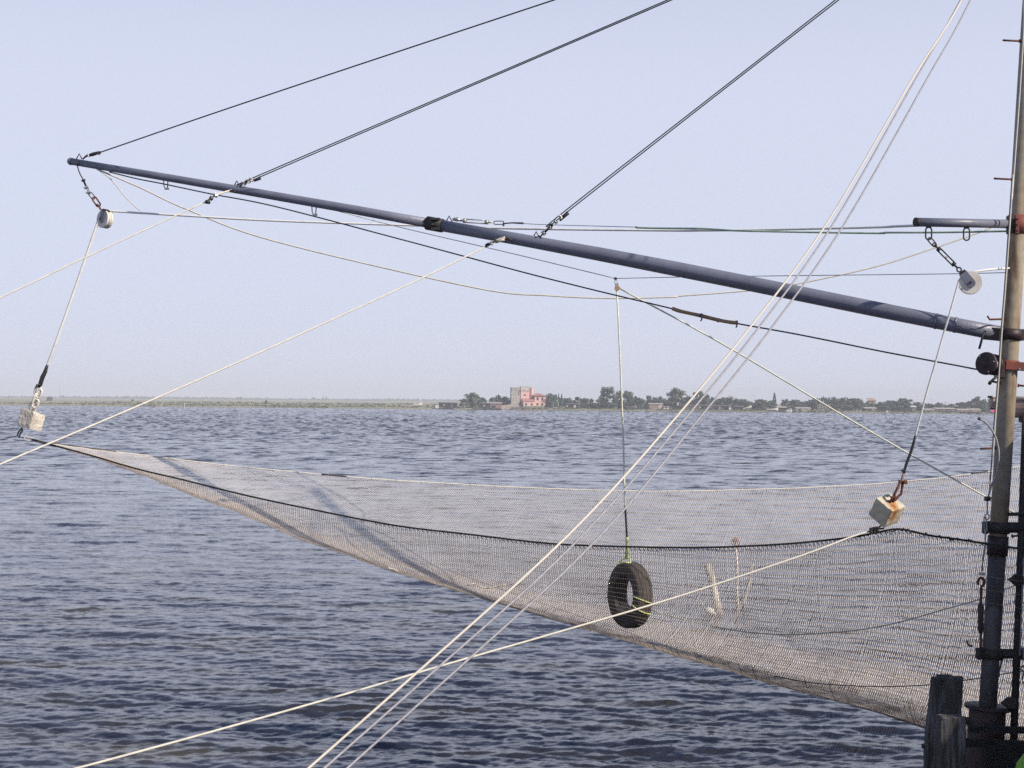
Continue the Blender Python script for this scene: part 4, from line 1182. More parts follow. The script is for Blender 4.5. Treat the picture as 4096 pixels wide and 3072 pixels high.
# span wire with the small block, and the line it carries
blk = P('C', 1733, 832, 21.0)
wsp_ = [boom_p(1300, 12), P('C', 0, 420, 22.4), P('C', 880, 626, 21.8), blk, P('C', 2212, 822, 20.5), P('D', 700, 418, 20.3), P('D', 2212, 400, 19.3), P('E', 1220, 1456, 18.7), P('E', 2000, 1438, 18.2)]
cable('span_wire', 'thin wire from the boom to the mast that carries the small block', 'cable', [(wsp_[:4], px_r(3.6, 21.5), MAT['wire']), (wsp_[3:], px_r(3.2, 20), MAT['wire'])], None,
      [('knot', MB().lathe(blk + Vector((0, 0, -.02)), (0, 0, 1), [(0, 0), (.008, .024), (.03, .026), (.04, 0)], 10), MAT['iron'])])
sb = thing('small_block', tuple(blk + Vector((0, 0, -.2))), 'small metal block hanging on the thin wire above the tyre', 'pulley')
MB().ring(blk + Vector((0.01, 0, -.05)), UPV, RIGHT, .018, .006, .012).build('shackle', MAT['clip'], sb)
MB().box(blk + Vector((0.02, 0, -.12)), (.05, .04, .10), bevel=.01).build('cheek', MAT['clip'], sb)
MB().cyl(blk + Vector((0.025, -.03, -.14)), blk + Vector((0.025, .03, -.14)), .036, n=14).build('wheel', MAT['foam'], sb)

# ---- hoisting line: left pulley to the mast, and the green rope beside it
PL = P('A', 845, 757, 23.7)
PR = at(*px('F', 1420, 115), D_MAST - 0.3)
w8 = [P('A', 872, 688, 23.7), P('A', 960, 697, 23.65), P('A', 1500, 730, 23.4), P('A', 2212, 770, 23.2), P('C', 240, 410, 22.9), P('C', 720, 426, 22.5), P('C', 1300, 437, 22), P('C', 2212, 447, 21.3), P('D', 800, 44, 20.8), P('D', 1300, 38, 20.4), P('D', 2212, 18, 19.4), P('E', 300, 758, 18.9), P('E', 620, 745, 18.7), P('E', 2200, 690, 18.2)]
left_line = [P('A', 786, 782, 23.7), P('A', 770, 830, 23.7), P('A', 640, 1210, 23.75), P('A', 480, 1665, 23.8), P('B', 588, 0, 23.82), P('B', 520, 178, 23.86)]
right_line = [P('F', 1252, 70, PR.y), P('F', 1235, 150, PR.y), P('F', 1120, 560, 17.72), P('F', 1030, 860, 17.75), P('F', 920, 1250, 17.78), P('F', 800, 1659, 17.82), P('G', 700, 370, 17.86), P('G', 608, 722, 17.9)]
# sheaves
def sheave(name, label, c, axis, R, thick, group, cheek_dir, cheek_len, extra):
    o = thing(name, tuple(c), label, 'pulley', group)
    ax = Vector(axis).normalized()
    t = thick / 2
    wb = MB()                                  # faces, rims and groove keep their sharp edges
    for seg in ([(-t, 0), (-t, R * .55), (-t, R * .985)], [(-t, R * .985), (-t * .93, R)], [(-t * .93, R), (-t * .45, R)], [(-t * .45, R), (-t * .2, R * .86), (t * .2, R * .86), (t * .45, R)],
                [(t * .45, R), (t * .93, R)], [(t * .93, R), (t, R * .985)], [(t, R * .985), (t, R * .55), (t, 0)]):
        wb.lathe(c, ax, seg, 40)
    wb.build('wheel', MAT['nylon'], o)
    cd = Vector(cheek_dir); cd = (cd - ax * cd.dot(ax)).normalized()
    sd = ax.cross(cd)
    w = R * 0.36
    for s in (-1, 1):
        off = ax * (s * (t + 0.008))
        pts = []
        for k in range(9):
            a = math.pi * (k / 8)
            pts.append(c + off - cd * math.sin(a) * w * 1.0 + sd * math.cos(a) * w - cd * 0.25 * w)
        pts += [c + off + cd * cheek_len - sd * w * 0.9, c + off + cd * cheek_len + sd * w * 0.9]
        n = len(pts)
        vs = pts + [p + ax * (s * 0.012) for p in pts]
        fs = [tuple(range(n)), tuple(range(2 * n - 1, n - 1, -1))] + [(i, (i + 1) % n, n + (i + 1) % n, n + i) for i in range(n)]
        MB().add(vs, fs).build('cheek_plate', MAT['boom'] if s else None, o)
        MB().cyl(c + off, c + off + ax * s * 0.03, R * 0.12, n=10).build('axle_nut', MAT['iron'], o)
    MB().box(c + cd * (cheek_len + .005), (thick + .05, R * .55, .03), Matrix((ax, sd, cd)).transposed(), .006).build('head_plate', MAT['black_steel'], o)
    for nm, mb, mt in extra: mb.build(nm, mt, o)
    return o
def chain_mb(a, b2, w=0.02, r=0.006, k=0):
    d = (b2 - a); L = d.length; d.normalize()
    s = d.cross(VIEW).normalized() if k % 2 == 0 else d.cross(d.cross(VIEW).normalized())
    return MB().ring((a + b2) / 2, d, s, w, r, max(0.0, L / 2 - w + r * 0.5), 16, 6)
tip = boom_p(312, 4, boom_r(312))
ch = [('loop', MB().tube(smooth([boom_p(303, -8, boom_r(303)), boom_p(310, 4, boom_r(303) + .03), P('A', 622, 325, 23.9), P('A', 640, 385, 23.85), P('A', 667, 436, 23.8)], 4), .010, 7), MAT['iron']),
      ('clamp', MB().lathe(P('A', 667, 436, 23.8), P('A', 692, 492, 23.8) - P('A', 667, 436, 23.8), [(0, 0), (.01, .035), (.03, .035), (.04, .016), (.12, .016), (.13, 0)], 12), MAT['tape']),
      ('wire_clip', clip_mb(P('A', 695, 503, 23.78), Vector((.4, 0, -1)), .05), MAT['clip']), ('wire_clip', clip_mb(P('A', 712, 542, 23.78), Vector((.4, 0, -1)), .05), MAT['clip']),
      ('link', chain_mb(P('A', 700, 505, 23.8), P('A', 722, 555, 23.8), .012, .006), MAT['iron']),
      ('link', chain_mb(P('A', 720, 548, 23.8), P('A', 758, 592, 23.8), .03, .008), MAT['iron']),
      ('shackle', chain_mb(P('A', 752, 585, 23.78), P('A', 798, 650, 23.75), .034, .013), MAT['rust']),
      ('link', chain_mb(P('A', 786, 640, 23.75), P('A', 812, 682, 23.72), .024, .012, 1), MAT['rust'])]
sheave('pulley', 'white wheeled pulley hanging on a short chain from the boom tip', PL, (-0.62, -0.78, 0.05), 74 / 2.011 * 23.7 / F_PX, 0.11, 'rope pulleys', P('A', 815, 680, 23.6) - P('A', 838, 750, 23.7), .135, ch)
a0 = P('E', 806, 948, D_MAST - .29)
ch = [('shackle', chain_mb(P('E', 808, 935, D_MAST - .29), P('E', 895, 1032, D_MAST - .3), .026, .008), MAT['black_steel']),
      ('ring', MB().ring(P('E', 893, 1030, D_MAST - .3), UPV, RIGHT, .022, .0085), MAT['black_steel']),
      ('turnbuckle', turnbuckle_mb(P('E', 905, 1045, D_MAST - .3), P('E', 1225, 1365, D_MAST - .31), .018), MAT['black_steel']),
      ('wire_clip', MB().box(P('E', 1072, 1212, D_MAST - .325), (.022, .02, .022)), MAT['clip']),
      ('ring', MB().ring(P('E', 1255, 1396, D_MAST - .31), UPV, RIGHT, .026, .0095), MAT['black_steel'])]
sheave('pulley', 'white wheeled pulley hanging below the bracket arm beside the mast', PR, (-0.24, -0.97, 0.0), 46 * PR.y / F_PX, 0.085, 'rope pulleys', P('E', 1298, 1425, PR.y) - P('F', 1420, 115, PR.y), .15, ch)
cable('hoist_rope', 'hoist rope from the left concrete block over the boom tip pulley to the mast', 'rope',
      [(w8, px_r(9, 22), MAT['hoist_rope']), (left_line, px_r(11, 23.8), MAT['hoist_rope'], 'falling_part')], 'hoist ropes',
      [('taped_end', MB().tube([P('B', 521, 172, 23.85), P('B', 500, 240, 23.85), P('B', 470, 300, 23.85), P('B', 445, 380, 23.85), P('B', 430, 412, 23.85)], [.022, .032, .036, .034, .03], 10), MAT['tape']),
       ('tape_tail', MB().tube([P('B', 440, 385, 23.8), P('B', 405, 385, 23.8), P('B', 398, 408, 23.8)], .012, 6), MAT['tape'])])
cable('hoist_rope', 'hoist rope from the right concrete block over the pulley by the mast', 'rope',
      [([P('E', 1470, 1424, PR.y), P('E', 1540, 1418, PR.y), P('E', 1700, 1396, 17.75), P('E', 1945, 1378, 17.9), P('E', 2300, 1362, 18.3)], px_r(9, 17.8), MAT['hoist_rope']), (right_line, px_r(8, 18.2), MAT['hoist_rope'], 'falling_part')], 'hoist ropes',
      [('taped_end', MB().tube(smooth([P('G', 608, 716, 17.9), P('G', 580, 830, 17.9), P('G', 540, 960, 17.9), P('G', 480, 1120, 17.9), P('G', 436, 1276, 17.9)], 4), [.014] * 3 + [.017] * 11 + [.014] * 3, 10), MAT['tape']),
       ('tape_tail', MB().tube([P('G', 440, 1200, 17.88), P('G', 415, 1225, 17.88), P('G', 425, 1240, 17.88)], .012, 6), MAT['tape'])])
gr = [P('C', 1900, 419, 21.2), P('D', 310, 22, 21.1), P('D', 500, 27, 20.9), P('D', 830, 30, 20.7), P('D', 1050, 44, 20.4), P('D', 1400, 53, 20.1), P('D', 2212, 66, 19.3), P('E', 200, 850, 19.1), P('E', 1000, 846, 18.7), P('E', 1965, 828, 18.25), P('E', 2300, 820, 18.1)]
thin = [P('C', 985, 390, 21.9), P('C', 1200, 400, 21.8), P('C', 1850, 418, 21.3), P('C', 1910, 420, 21.2)]
tb0, tb1 = P('C', 480, 366, 22.2), P('C', 740, 381, 22.05)
cable('tension_line', 'thin wire with turnbuckle on the boom that continues as a pale green rope', 'rope',
      [(gr, px_r(8, 20), MAT['green_rope'], 'green_rope'), (thin, px_r(3, 21.5), MAT['wire'])], None,
      [('turnbuckle', turnbuckle_mb(tb0, tb1, .02), MAT['clip']), ('eye_bolt', MB().tube([P('C', 425, 357, 22.25), P('C', 462, 356, 22.22), P('C', 485, 366, 22.2)], [.018, .035, .012], 8), MAT['clip']),
       ('ring', MB().ring(P('C', 795, 384, 22.0), RIGHT, UPV, .025, .007, .05), MAT['iron']), ('wire_clip', clip_mb(P('C', 833, 398, 21.95), RIGHT, .04), MAT['iron']),
       ('splice', MB().tube([P('C', 840, 390, 22), P('C', 900, 385, 21.95), P('C', 992, 388, 21.9)], [.010, .010, .016], 8), MAT['tape'])])

# ---- concrete blocks
def block_frame(k, F, a1, a2, a3, d):
    """Cube from the image directions of the three edges that meet in its nearest corner."""
    z = REG[k][2]
    X = np.array([a1[0], a2[0], a3[0]], float); Y = np.array([a1[1], a2[1], a3[1]], float)
    s = (np.linalg.norm(X) + np.linalg.norm(Y)) / 2
    x = X / np.linalg.norm(X); y = Y - x * (Y @ x); y /= np.linalg.norm(y)
    zc = np.abs(np.cross(x, y))
    e = [Vector((x[i], zc[i], -y[i])) for i in range(3)]
    return P(k, F[0], F[1], d), e, s / z * d / F_PX
def concrete_mat(name, base, spots, lo):
    return material(name, base, 0.9, 0.0, spots, 7, 0.75, 0.5, 30, lo=lo, hi=lo + .2)
M_CONC = concrete_mat('concrete_left', (0.72, 0.66, 0.56), (0.46, 0.40, 0.34), .42)
M_CONC2 = bpy.data.materials.new('concrete_right'); M_CONC2.use_nodes = True
def chunky_block(F, e, s, seed):
    """Cube with slightly uneven, chipped edges."""
    rg = np.random.default_rng(seed)
    n = 9
    vs, fs = [], []
    idx_ = {}
    def vert(i, j, k):
        key = (i, j, k)
        if key not in idx_:
            p = np.array([i, j, k], float) / (n - 1)
            q = p - .5
            r = 0.035
            inner = np.clip(q, -.5 + r, .5 - r)
            dlt = q - inner
            L = np.linalg.norm(dlt)
            if L > 1e-9: q = inner + dlt / L * min(L, r)
            q = q + rg.normal(0, .006, 3)
            if rg.random() < .10 and L > r * 1.2: q *= 0.965
            q = q + .5
            w = F + e[0] * (q[0] * s) + e[1] * (q[1] * s) + e[2] * (q[2] * s)
            idx_[key] = len(vs); vs.append(w)
        return idx_[key]
    for ax in range(3):
        for side in (0, n - 1):
            for u in range(n - 1):
                for v in range(n - 1):
                    def g(a, b2):
                        t = [0, 0, 0]; t[ax] = side; t[(ax + 1) % 3] = a; t[(ax + 2) % 3] = b2
                        return vert(*t)
                    q = (g(u, v), g(u + 1, v), g(u + 1, v + 1), g(u, v + 1))
                    fs.append(q if side else tuple(reversed(q)))
    det = e[0].cross(e[1]).dot(e[2])
    if det < 0: fs = [tuple(reversed(q)) for q in fs]
    return MB().add(vs, fs)

DL = 23.9
F, e, s = block_frame('B', (375, 685), (-165, -55), (75, 45), (-55, 190), DL - .18)
lb = thing('concrete_block', tuple(F), 'concrete block with a pale lit side hanging from the boom tip', 'weight', 'concrete net weights')
chunky_block(F, e, s, 3).build('body', M_CONC, lb)
lt = F + (e[0] + e[1]) * (s / 2)
lbot = lt + e[2] * s
MB().ring(lt - e[2] * .01, e[2], e[0], .032, .012, .03, 16, 8).build('staple', MAT['zinc'], lb)
MB().tube([P('B', 248, 860, DL), P('B', 205, 905, DL), P('B', 192, 945, DL), P('B', 212, 966, DL), P('B', 222, 930, DL), P('B', 252, 880, DL)], .013, 7).build('staple', MAT['iron'], lb)
cl = thing('chain', tuple(lt), 'short white chain between the left rope and the concrete block', 'chain')
cpts = [P('B', 432, 405, 23.85), P('B', 408, 500, 23.86), P('B', 412, 482, 23.86), P('B', 372, 605, 23.88), P('B', 376, 580, 23.88), P('B', 340, 680, 23.9)]
for i in range(0, 6, 2):
    d = cpts[i + 1] - cpts[i]
    MB().ring((cpts[i] + cpts[i + 1]) / 2, d, d.cross(VIEW) if i != 2 else d.cross(VIEW) * .5 + VIEW * .35, .05, .019, max(.005, d.length / 2 - .05), 20, 8).build('link', MAT['zinc'], cl)
MB().ring(P('B', 430, 480, 23.84), Vector((-.3, 0, -1)), RIGHT, .04, .017, .03, 20, 8).build('link', MAT['zinc'], cl)
MB().ring(P('B', 392, 590, 23.84), Vector((-.3, 0, -1)), RIGHT, .045, .017, .025, 20, 8).build('link', MAT['zinc'], cl)

DB = 18.0
F, e, s = block_frame('H', (540, 463), (-165, -155), (215, -65), (-65, 235), DB - .25)
rb = thing('concrete_block', tuple(F + e[2] * s), 'rust streaked concrete block hanging at the near corner of the net', 'weight', 'concrete net weights')
chunky_block(F, e, s, 8).build('body', M_CONC2, rb)
rt = F + (e[0] + e[1]) * (s / 2)
# rust runs down from the shackle over the edge: a stain that belongs to the block
_nt = M_CONC2.node_tree; _b = _nt.nodes['Principled BSDF']; _b.inputs['Roughness'].default_value = .9
_tc = _nt.nodes.new('ShaderNodeTexCoord')
_co = Vector(tuple(lerp(rt, F + e[1] * s * .28 + e[2] * s * .25, .62))) - Vector(tuple(F + e[2] * s))
_sub = _nt.nodes.new('ShaderNodeVectorMath'); _sub.operation = 'SUBTRACT'; _sub.inputs[1].default_value = tuple(_co)
_nt.links.new(_tc.outputs['Object'], _sub.inputs[0])
_nz = _nt.nodes.new('ShaderNodeTexNoise'); _nz.inputs['Scale'].default_value = 14; _nz.inputs['Detail'].default_value = 6
_nt.links.new(_tc.outputs['Object'], _nz.inputs['Vector'])
_ml = _nt.nodes.new('ShaderNodeVectorMath'); _ml.operation = 'MULTIPLY'; _ml.inputs[1].default_value = (1.5, 1.0, 0.62)
_nt.links.new(_sub.outputs[0], _ml.inputs[0])
_ln = _nt.nodes.new('ShaderNodeVectorMath'); _ln.operation = 'LENGTH'
_nt.links.new(_ml.outputs[0], _ln.inputs[0])
_ad = _nt.nodes.new('ShaderNodeMath'); _ad.operation = 'MULTIPLY_ADD'; _ad.inputs[1].default_value = .12
_nt.links.new(_nz.outputs['Fac'], _ad.inputs[0]); _nt.links.new(_ln.outputs['Value'], _ad.inputs[2])
_rp = _nt.nodes.new('ShaderNodeValToRGB')
_rp.color_ramp.elements[0].position = .085; _rp.color_ramp.elements[0].color = (.34, .12, .04, 1)
_rp.color_ramp.elements[1].position = .19; _rp.color_ramp.elements[1].color = (.60, .54, .42, 1)
_e2 = _rp.color_ramp.elements.new(.13); _e2.color = (.50, .27, .12, 1)
_nt.links.new(_ad.outputs[0], _rp.inputs[0])
_m2 = _nt.nodes.new('ShaderNodeMix'); _m2.data_type = 'RGBA'; _m2.blend_type = 'MULTIPLY'; _m2.inputs[0].default_value = .5
_r3 = _nt.nodes.new('ShaderNodeValToRGB'); _r3.color_ramp.elements[0].position = .35; _r3.color_ramp.elements[0].color = (.55, .52, .48, 1); _r3.color_ramp.elements[1].position = .6
_nt.links.new(_nz.outputs['Fac'], _r3.inputs[0])
_nt.links.new(_rp.outputs[0], _m2.inputs[6]); _nt.links.new(_r3.outputs[0], _m2.inputs[7])
_nt.links.new(_m2.outputs[2], _b.inputs['Base Color'])
MB().ring(rt - e[2] * .02, e[2], e[1], .028, .014, .045, 18, 8).build('staple', MAT['rust'], rb)
MB().tube([P('H', 400, 640, DB), P('H', 360, 668, DB), P('H', 372, 684, DB), P('H', 430, 680, DB)], .011, 7).build('hook', MAT['black_steel'], rb)
rs_ = thing('rusty_shackle', tuple(P('H', 600, 300, 17.9)), 'rusty shackle joining the right hoist rope to its block', 'shackle')
MB().tube(smooth([P('G', 436, 1272, 17.9), P('G', 420, 1330, 17.9), P('G', 410, 1400, 17.9)], 4), .017, 8).build('eye_splice', MAT['stone'], rs_)
MB().cyl(P('G', 362, 1385, 17.9), P('G', 480, 1400, 17.9), .020, n=10).build('pin', MAT['rust'], rs_)
MB().box(P('G', 462, 1396, 17.86), (.045, .04, .045), bevel=.006).build('nut', MAT['rust'], rs_)
MB().tube(smooth([P('G', 385, 1395, 17.88), P('G', 345, 1490, 17.85), P('G', 300, 1580, 17.85), P('G', 310, 1660, 17.9), P('G', 362, 1600, 17.92), P('G', 400, 1570, 17.92), P('G', 412, 1500, 17.92), P('G', 420, 1400, 17.92)], 4), .016, 8).build('bow', MAT['rust'], rs_)
# ------------------------------------------------------------------ the net: a bag between two head ropes
def arr(pts): return np.array(pts, float)
NEAR = arr([(118, 1760), (181, 1772), (362, 1821), (542, 1874), (723, 1917), (1000, 1985), (1294, 2047), (1588, 2103), (1882, 2138), (2200, 2174), (2516, 2187),
            (2788, 2190), (3014, 2183), (3200, 2171), (3400, 2150), (3494, 2133), (3595, 2116), (3715, 2141), (3840, 2158), (3947, 2175), (4076, 2194), (4300, 2228), (4800, 2290)])
FAR = arr([(118, 1758), (202, 1774), (362, 1794), (506, 1812), (723, 1839), (886, 1859), (1076, 1878), (1400, 1908), (1605, 1923), (2028, 1947), (2293, 1958), (2607, 1965),
           (2810, 1963), (3200, 1952), (3496, 1936), (3767, 1911), (3968, 1884), (4093, 1862), (4400, 1805), (5200, 1640)])
LOW = arr([(118, 1762), (219, 1785), (405, 1835), (494, 1868), (608, 1909), (696, 1947), (810, 1992), (937, 2036), (1076, 2093), (1203, 2150), (1329, 2191), (1400, 2213), (1529, 2261), (1705, 2311),
           (1999, 2397), (2293, 2479), (2562, 2553), (2742, 2605), (2923, 2651), (3100, 2705), (3317, 2757), (3534, 2814), (3718, 2873), (3900, 2930), (4100, 2975), (4400, 3010), (5200, 3050)])
D_A, D_B = 23.7, 17.92
def near_d(x): return 1 / np.interp(x, [118, 3595, 4800], [1 / D_A, 1 / D_B, 1 / 16.8])
def far_d(x): return 1 / np.interp(x, [118, 5200], [1 / 23.8, 1 / 31.0])
def near_pt(x): return at(x, float(np.interp(x, NEAR[:, 0], NEAR[:, 1])), float(near_d(x)))
def far_pt(x): return at(x, float(np.interp(x, FAR[:, 0], FAR[:, 1])), float(far_d(x)))
def low_x(x): return x + np.interp(x, [118, 200, 1500, 3600, 4800], [2, 20, 60, 130, 150])
def far_x(x): return low_x(x) + np.interp(x, [118, 200, 500, 1000, 2000, 3600, 4800], [0, 110, 270, 380, 360, 230, 150])
def low_pt(x):
    xl = float(low_x(x))
    d = lerp(float(near_d(x)), float(far_d(far_x(x))), 0.42)
    return at(xl, float(np.interp(xl, LOW[:, 0], LOW[:, 1])), d)

def section(x):
    """Five control points of the cross-section hanging at pixel column x of the near rope."""
    N, S, Fp = near_pt(x), low_pt(x), far_pt(float(far_x(x)))
    c1 = Vector((lerp(N.x, S.x, .30), lerp(N.y, S.y, .25), S.z))
    c2 = Vector((lerp(S.x, Fp.x, .50), lerp(S.y, Fp.y, .55), lerp(S.z, Fp.z, .12)))
    return [np.array(p) for p in (N, c1, S, c2, Fp)]

def sec_point(C, v):
    """C: (..., 5, 3) controls, v in 0..1: 0 near rope, 0.5 bottom fold, 1 far rope."""
    v = np.asarray(v)[..., None]
    t = np.clip(v * 2, 0, 1); u = np.clip(v * 2 - 1, 0, 1)
    a = C[..., 0, :] * (1 - t) ** 2 + 2 * C[..., 1, :] * t * (1 - t) + C[..., 2, :] * t * t
    b2 = C[..., 2, :] * (1 - u) ** 2 + 2 * C[..., 3, :] * u * (1 - u) + C[..., 4, :] * u * u
    return np.where(v < 0.5, a, b2)

_kx = np.linspace(130, 4790, 260)
_kc = np.array([[p for p in section(float(x))] for x in _kx])           # 260 x 5 x 3
def controls(x):
    x = np.atleast_1d(x)
    out = np.empty((len(x), 5, 3))
    for i in range(5):
        for j in range(3):
            out[:, i, j] = np.interp(x, _kx, _kc[:, i, j])
    return out
def wobble(Pt, amp):
    q = Pt * np.array([9.0, 7.0, 9.0])
    w = np.stack([np.sin(q[..., 2] * 1.3 + q[..., 0] * .7) + .6 * np.sin(q[..., 2] * 3.1 + q[..., 1]),
                  np.sin(q[..., 0] * 1.1 + q[..., 2] * .8), np.sin(q[..., 0] * 1.7 + q[..., 1] * 1.2)], -1)
    return Pt + w * amp

def strands_mesh(name, lines, r, mat, parent):
    """lines: list of (n,3) arrays -> three-sided strands joined into one part."""
    Vs, Qs, o = [], [], 0
    for li, L in enumerate(lines):
        n = len(L)
        rr = r if isinstance(r, float) else float(r[li])
        t = np.gradient(L, axis=0); t /= np.linalg.norm(t, axis=1)[:, None] + 1e-9
        a = np.cross(t, np.array([0.3, 1.0, 0.1])); a /= np.linalg.norm(a, axis=1)[:, None] + 1e-9
        b2 = np.cross(t, a)
        ring = [L + rr * (a * math.cos(k * 2.0944) + b2 * math.sin(k * 2.0944)) for k in range(3)]
        V = np.stack(ring, 1).reshape(-1, 3)
        i = np.arange(n - 1)[:, None] * 3 + np.arange(3)[None]
        j = np.arange(n - 1)[:, None] * 3 + (np.arange(3)[None] + 1) % 3
        Qs.append(np.stack([i, j, j + 3, i + 3], -1).reshape(-1, 4) + o)
        Vs.append(V); o += len(V)
    ob = np_mesh(name, np.concatenate(Vs), np.concatenate(Qs), mat, parent)
    ob['kind'] = 'stuff'
    return ob

net = thing('fishing_net', tuple(near_pt(118)), 'large hanging lift net spread like a bag from left block to mast', 'fishing net')
PITCH_PX = 8.0
XS = np.arange(132, 4780, PITCH_PX)
XS_J = XS + RNG.normal(0, 0.6, len(XS))
CS = controls(XS_J)
def run(C, v0, v1, n, amp=.004):
    v = np.linspace(v0, v1, n)
    return wobble(sec_point(np.repeat(C[None], n, 0), v), amp)
near_lines = [run(C, 0.0, 0.5, 18) for C in CS]
far_lines = [run(C, 0.5, 1.0, 18) for C in CS]
strands_mesh('dark_netting', near_lines, np.interp(XS, [130, 900, 2200, 4800], [0.0020, 0.0028, 0.0032, 0.0034]), MAT['twine_dark'], net)
strands_mesh('pale_netting', far_lines, np.interp(XS, [130, 900, 2200, 4800], [0.0022, 0.0042, 0.0078, 0.0098]), MAT['twine_pale'], net)
def along(v, x0=134, x1=4780, n=330, amp=.004):
    xs = np.linspace(x0, x1, n)
    return wobble(sec_point(controls(xs), np.full(n, v)), amp)
strands_mesh('tan_cross_meshes', [along(v, (150, 900, 460, 1300)[i % 4]) for i, v in enumerate(np.linspace(0.03, 0.47, 34))], 0.0019, MAT['twine_tan'], net)
strands_mesh('pale_cross_meshes', [along(v, (150, 900, 460, 1300)[i % 4]) for i, v in enumerate(np.linspace(0.53, 0.98, 46))], 0.0020, MAT['twine_pale'], net)
# the belly of the net is a denser tan webbing
XB = np.arange(200, 4780, PITCH_PX / 2)
CB = controls(XB)
v_top = np.interp(XB, [200, 1500, 3000, 4800], [0.36, 0.36, 0.26, 0.215])
belly = [run(C, vt + RNG.normal(0, .004), 0.5 + (0.5 - vt) * 0.45, 12, .003) for C, vt in zip(CB, v_top)]
strands_mesh('belly_webbing', belly, 0.0027, MAT['twine_tan'], net)
strands_mesh('belly_cross_meshes', [along(v, (240, 1200, 600)[i % 3], 4780, 260) for i, v in enumerate(np.linspace(0.38, 0.60, 26))], 0.0018, MAT['twine_tan'], net)

def rope_part(name, pts, r, mat):
    return MB().tube(pts, r, 6).build(name, mat, net)
rope_part('black_head_rope', smooth([near_pt(x) for x in NEAR[1:, 0]], 4), 0.0135, MAT['head_rope'])
# head rope of the far edge: pale, with darker lashings in places
fx_ = np.linspace(202, 5100, 150)
fpts = [far_pt(float(x)) for x in fx_]
rope_part('pale_head_rope', fpts, 0.0105, MAT['white_rope'])
lash = MB()
for i in range(2, 148):
    c = fpts[i]
    if (i * 7) % 3 == 0:
        lash.tube([c + Vector((0, 0, .015)), c + Vector((.02, 0, -.03))], .007, 4)
for a, b2 in ((0, 9), (33, 37), (112, 115)):
    lash.tube([p + Vector((0, -.004, .002)) for p in fpts[a:b2]], .0155, 6)
lo_ = lash.build('lashing', MAT['twine_dark'], net); lo_['kind'] = 'stuff'
# lacing loops under the near head rope
lace = MB()
for x in np.arange(1500, 4700, 17):
    c = near_pt(float(x))
    lace.tube([c, c + Vector((.012, 0, -.035)), c + Vector((.03, 0, -.05))], .004, 4, False)
for x in np.arange(3420, 4000, 9):
    c = near_pt(float(x)) + Vector((0, 0, RNG.normal(0, .008)))
    lace.tube([c + Vector((0, -.01, 0)), c + Vector((.02, -.012, RNG.normal(0, .008)))], .009, 5)
_lc = lace.build('lacing', MAT['head_rope'], net); _lc['kind'] = 'stuff'
sm_pts = [(1674 * 1.8517, 1460 * 1.8517), (3236, 2730), (3404, 2743), (3570, 2746), (3735, 2738), (3854, 2722), (3925, 2711), (4022, 2695), (4300, 2655)]
rope_part('seam_rope', smooth([at(x, y, 20.0 - (x - 3100) * .0008) for x, y in sm_pts], 6), 0.007, MAT['head_rope'])
# end fittings of the near corner and of the tip
tp = near_pt(140)
MB().ring(P('B', 322, 985, 23.75), Vector((1, 0, -.25)), UPV, .026, .009, .05, 18, 7).build('thimble', MAT['cream_rope'], net)
MB().tube([P('B', 355, 990, 23.72), P('B', 500, 1032, 23.6), near_pt(230)], [.018, .024, .014], 8).build('tip_splice', MAT['tape'], net)
cable('tie_wire', 'thin dark wire from the staple under the left block to the left edge', 'cable', [([P('B', 205, 950, 23.9), P('B', 120, 962, 24), P('B', 62, 985, 24.1), P('B', 0, 986, 24.3), P('B', -400, 992, 25)], .007, MAT['dark_cable'])])
cable('tip_line', 'short dark line linking the left block to the net tip', 'rope', [([P('B', 215, 962, 23.9), P('B', 250, 972, 23.85), P('B', 300, 984, 23.76)], .007, MAT['dark_cable'])])

# ---- low stay rope from the near corner to the lower left edge
hk = P('H', 360, 690, 18.62)
w9 = [P('H', 255, 713, 17.8), P('H', 0, 792, 17.6), at(3195, 2226, 17.2), at(2700, 2390, 16.6), at(2200, 2538, 15.6), at(1800, 2653, 14.8), at(1400, 2771, 14.1), at(850, 2926, 13.2), at(304, 3074, 12.4), at(-300, 3230, 11.6)]
cable('stay_rope', 'long pale stay rope from the right concrete block to the lower left corner', 'rope', [(run_on(w9, 5), px_r(8.5, 15.5), MAT['white_rope'])], 'stay ropes of the net',
      [('wire_clip', clip_mb(P('H', 268, 705, 17.78), RIGHT, .05), MAT['iron']), ('wire_clip', clip_mb(P('H', 305, 694, 17.8), RIGHT, .05), MAT['iron']), ('wire_clip', clip_mb(P('H', 345, 690, 17.8), RIGHT, .05), MAT['black_steel']),
       ('end_loop', MB().tube([P('H', 250, 715, 17.8), P('H', 310, 688, 17.8), P('H', 365, 672, 17.8), P('H', 375, 685, 18.56), P('H', 310, 702, 17.8)], .008, 6), MAT['black_steel'])])

# ---- tyre that weighs the net down
DT = 20.6
tc_ = P('N', 706, 950, DT)
tyre = thing('tyre', tuple(tc_ + Vector((0, 0, -.46))), 'worn black truck tyre hanging inside the net on a yellow rope', 'tyre')
RT = 288 / 2.212 * DT / F_PX
TAX = Vector((-math.sin(math.radians(64)), -math.cos(math.radians(64)), 0.03)).normalized()
TW = 0.27
prof = [(-TW * .36, RT * .58), (-TW * .44, RT * .62), (-TW * .50, RT * .76), (-TW * .46, RT * .90), (-TW * .38, RT * .975), (-TW * .2, RT), (0, RT * 1.005), (TW * .2, RT), (TW * .38, RT * .975),
        (TW * .46, RT * .90), (TW * .50, RT * .76), (TW * .44, RT * .62), (TW * .36, RT * .58), (TW * .36, RT * .61), (TW * .36, RT * .82), (0, RT * .90), (-TW * .36, RT * .82), (-TW * .36, RT * .61), (-TW * .36, RT * .58)]
MB().lathe(tc_, TAX, prof, 56).build('carcass', MAT['rubber'], tyre)
gro = MB()
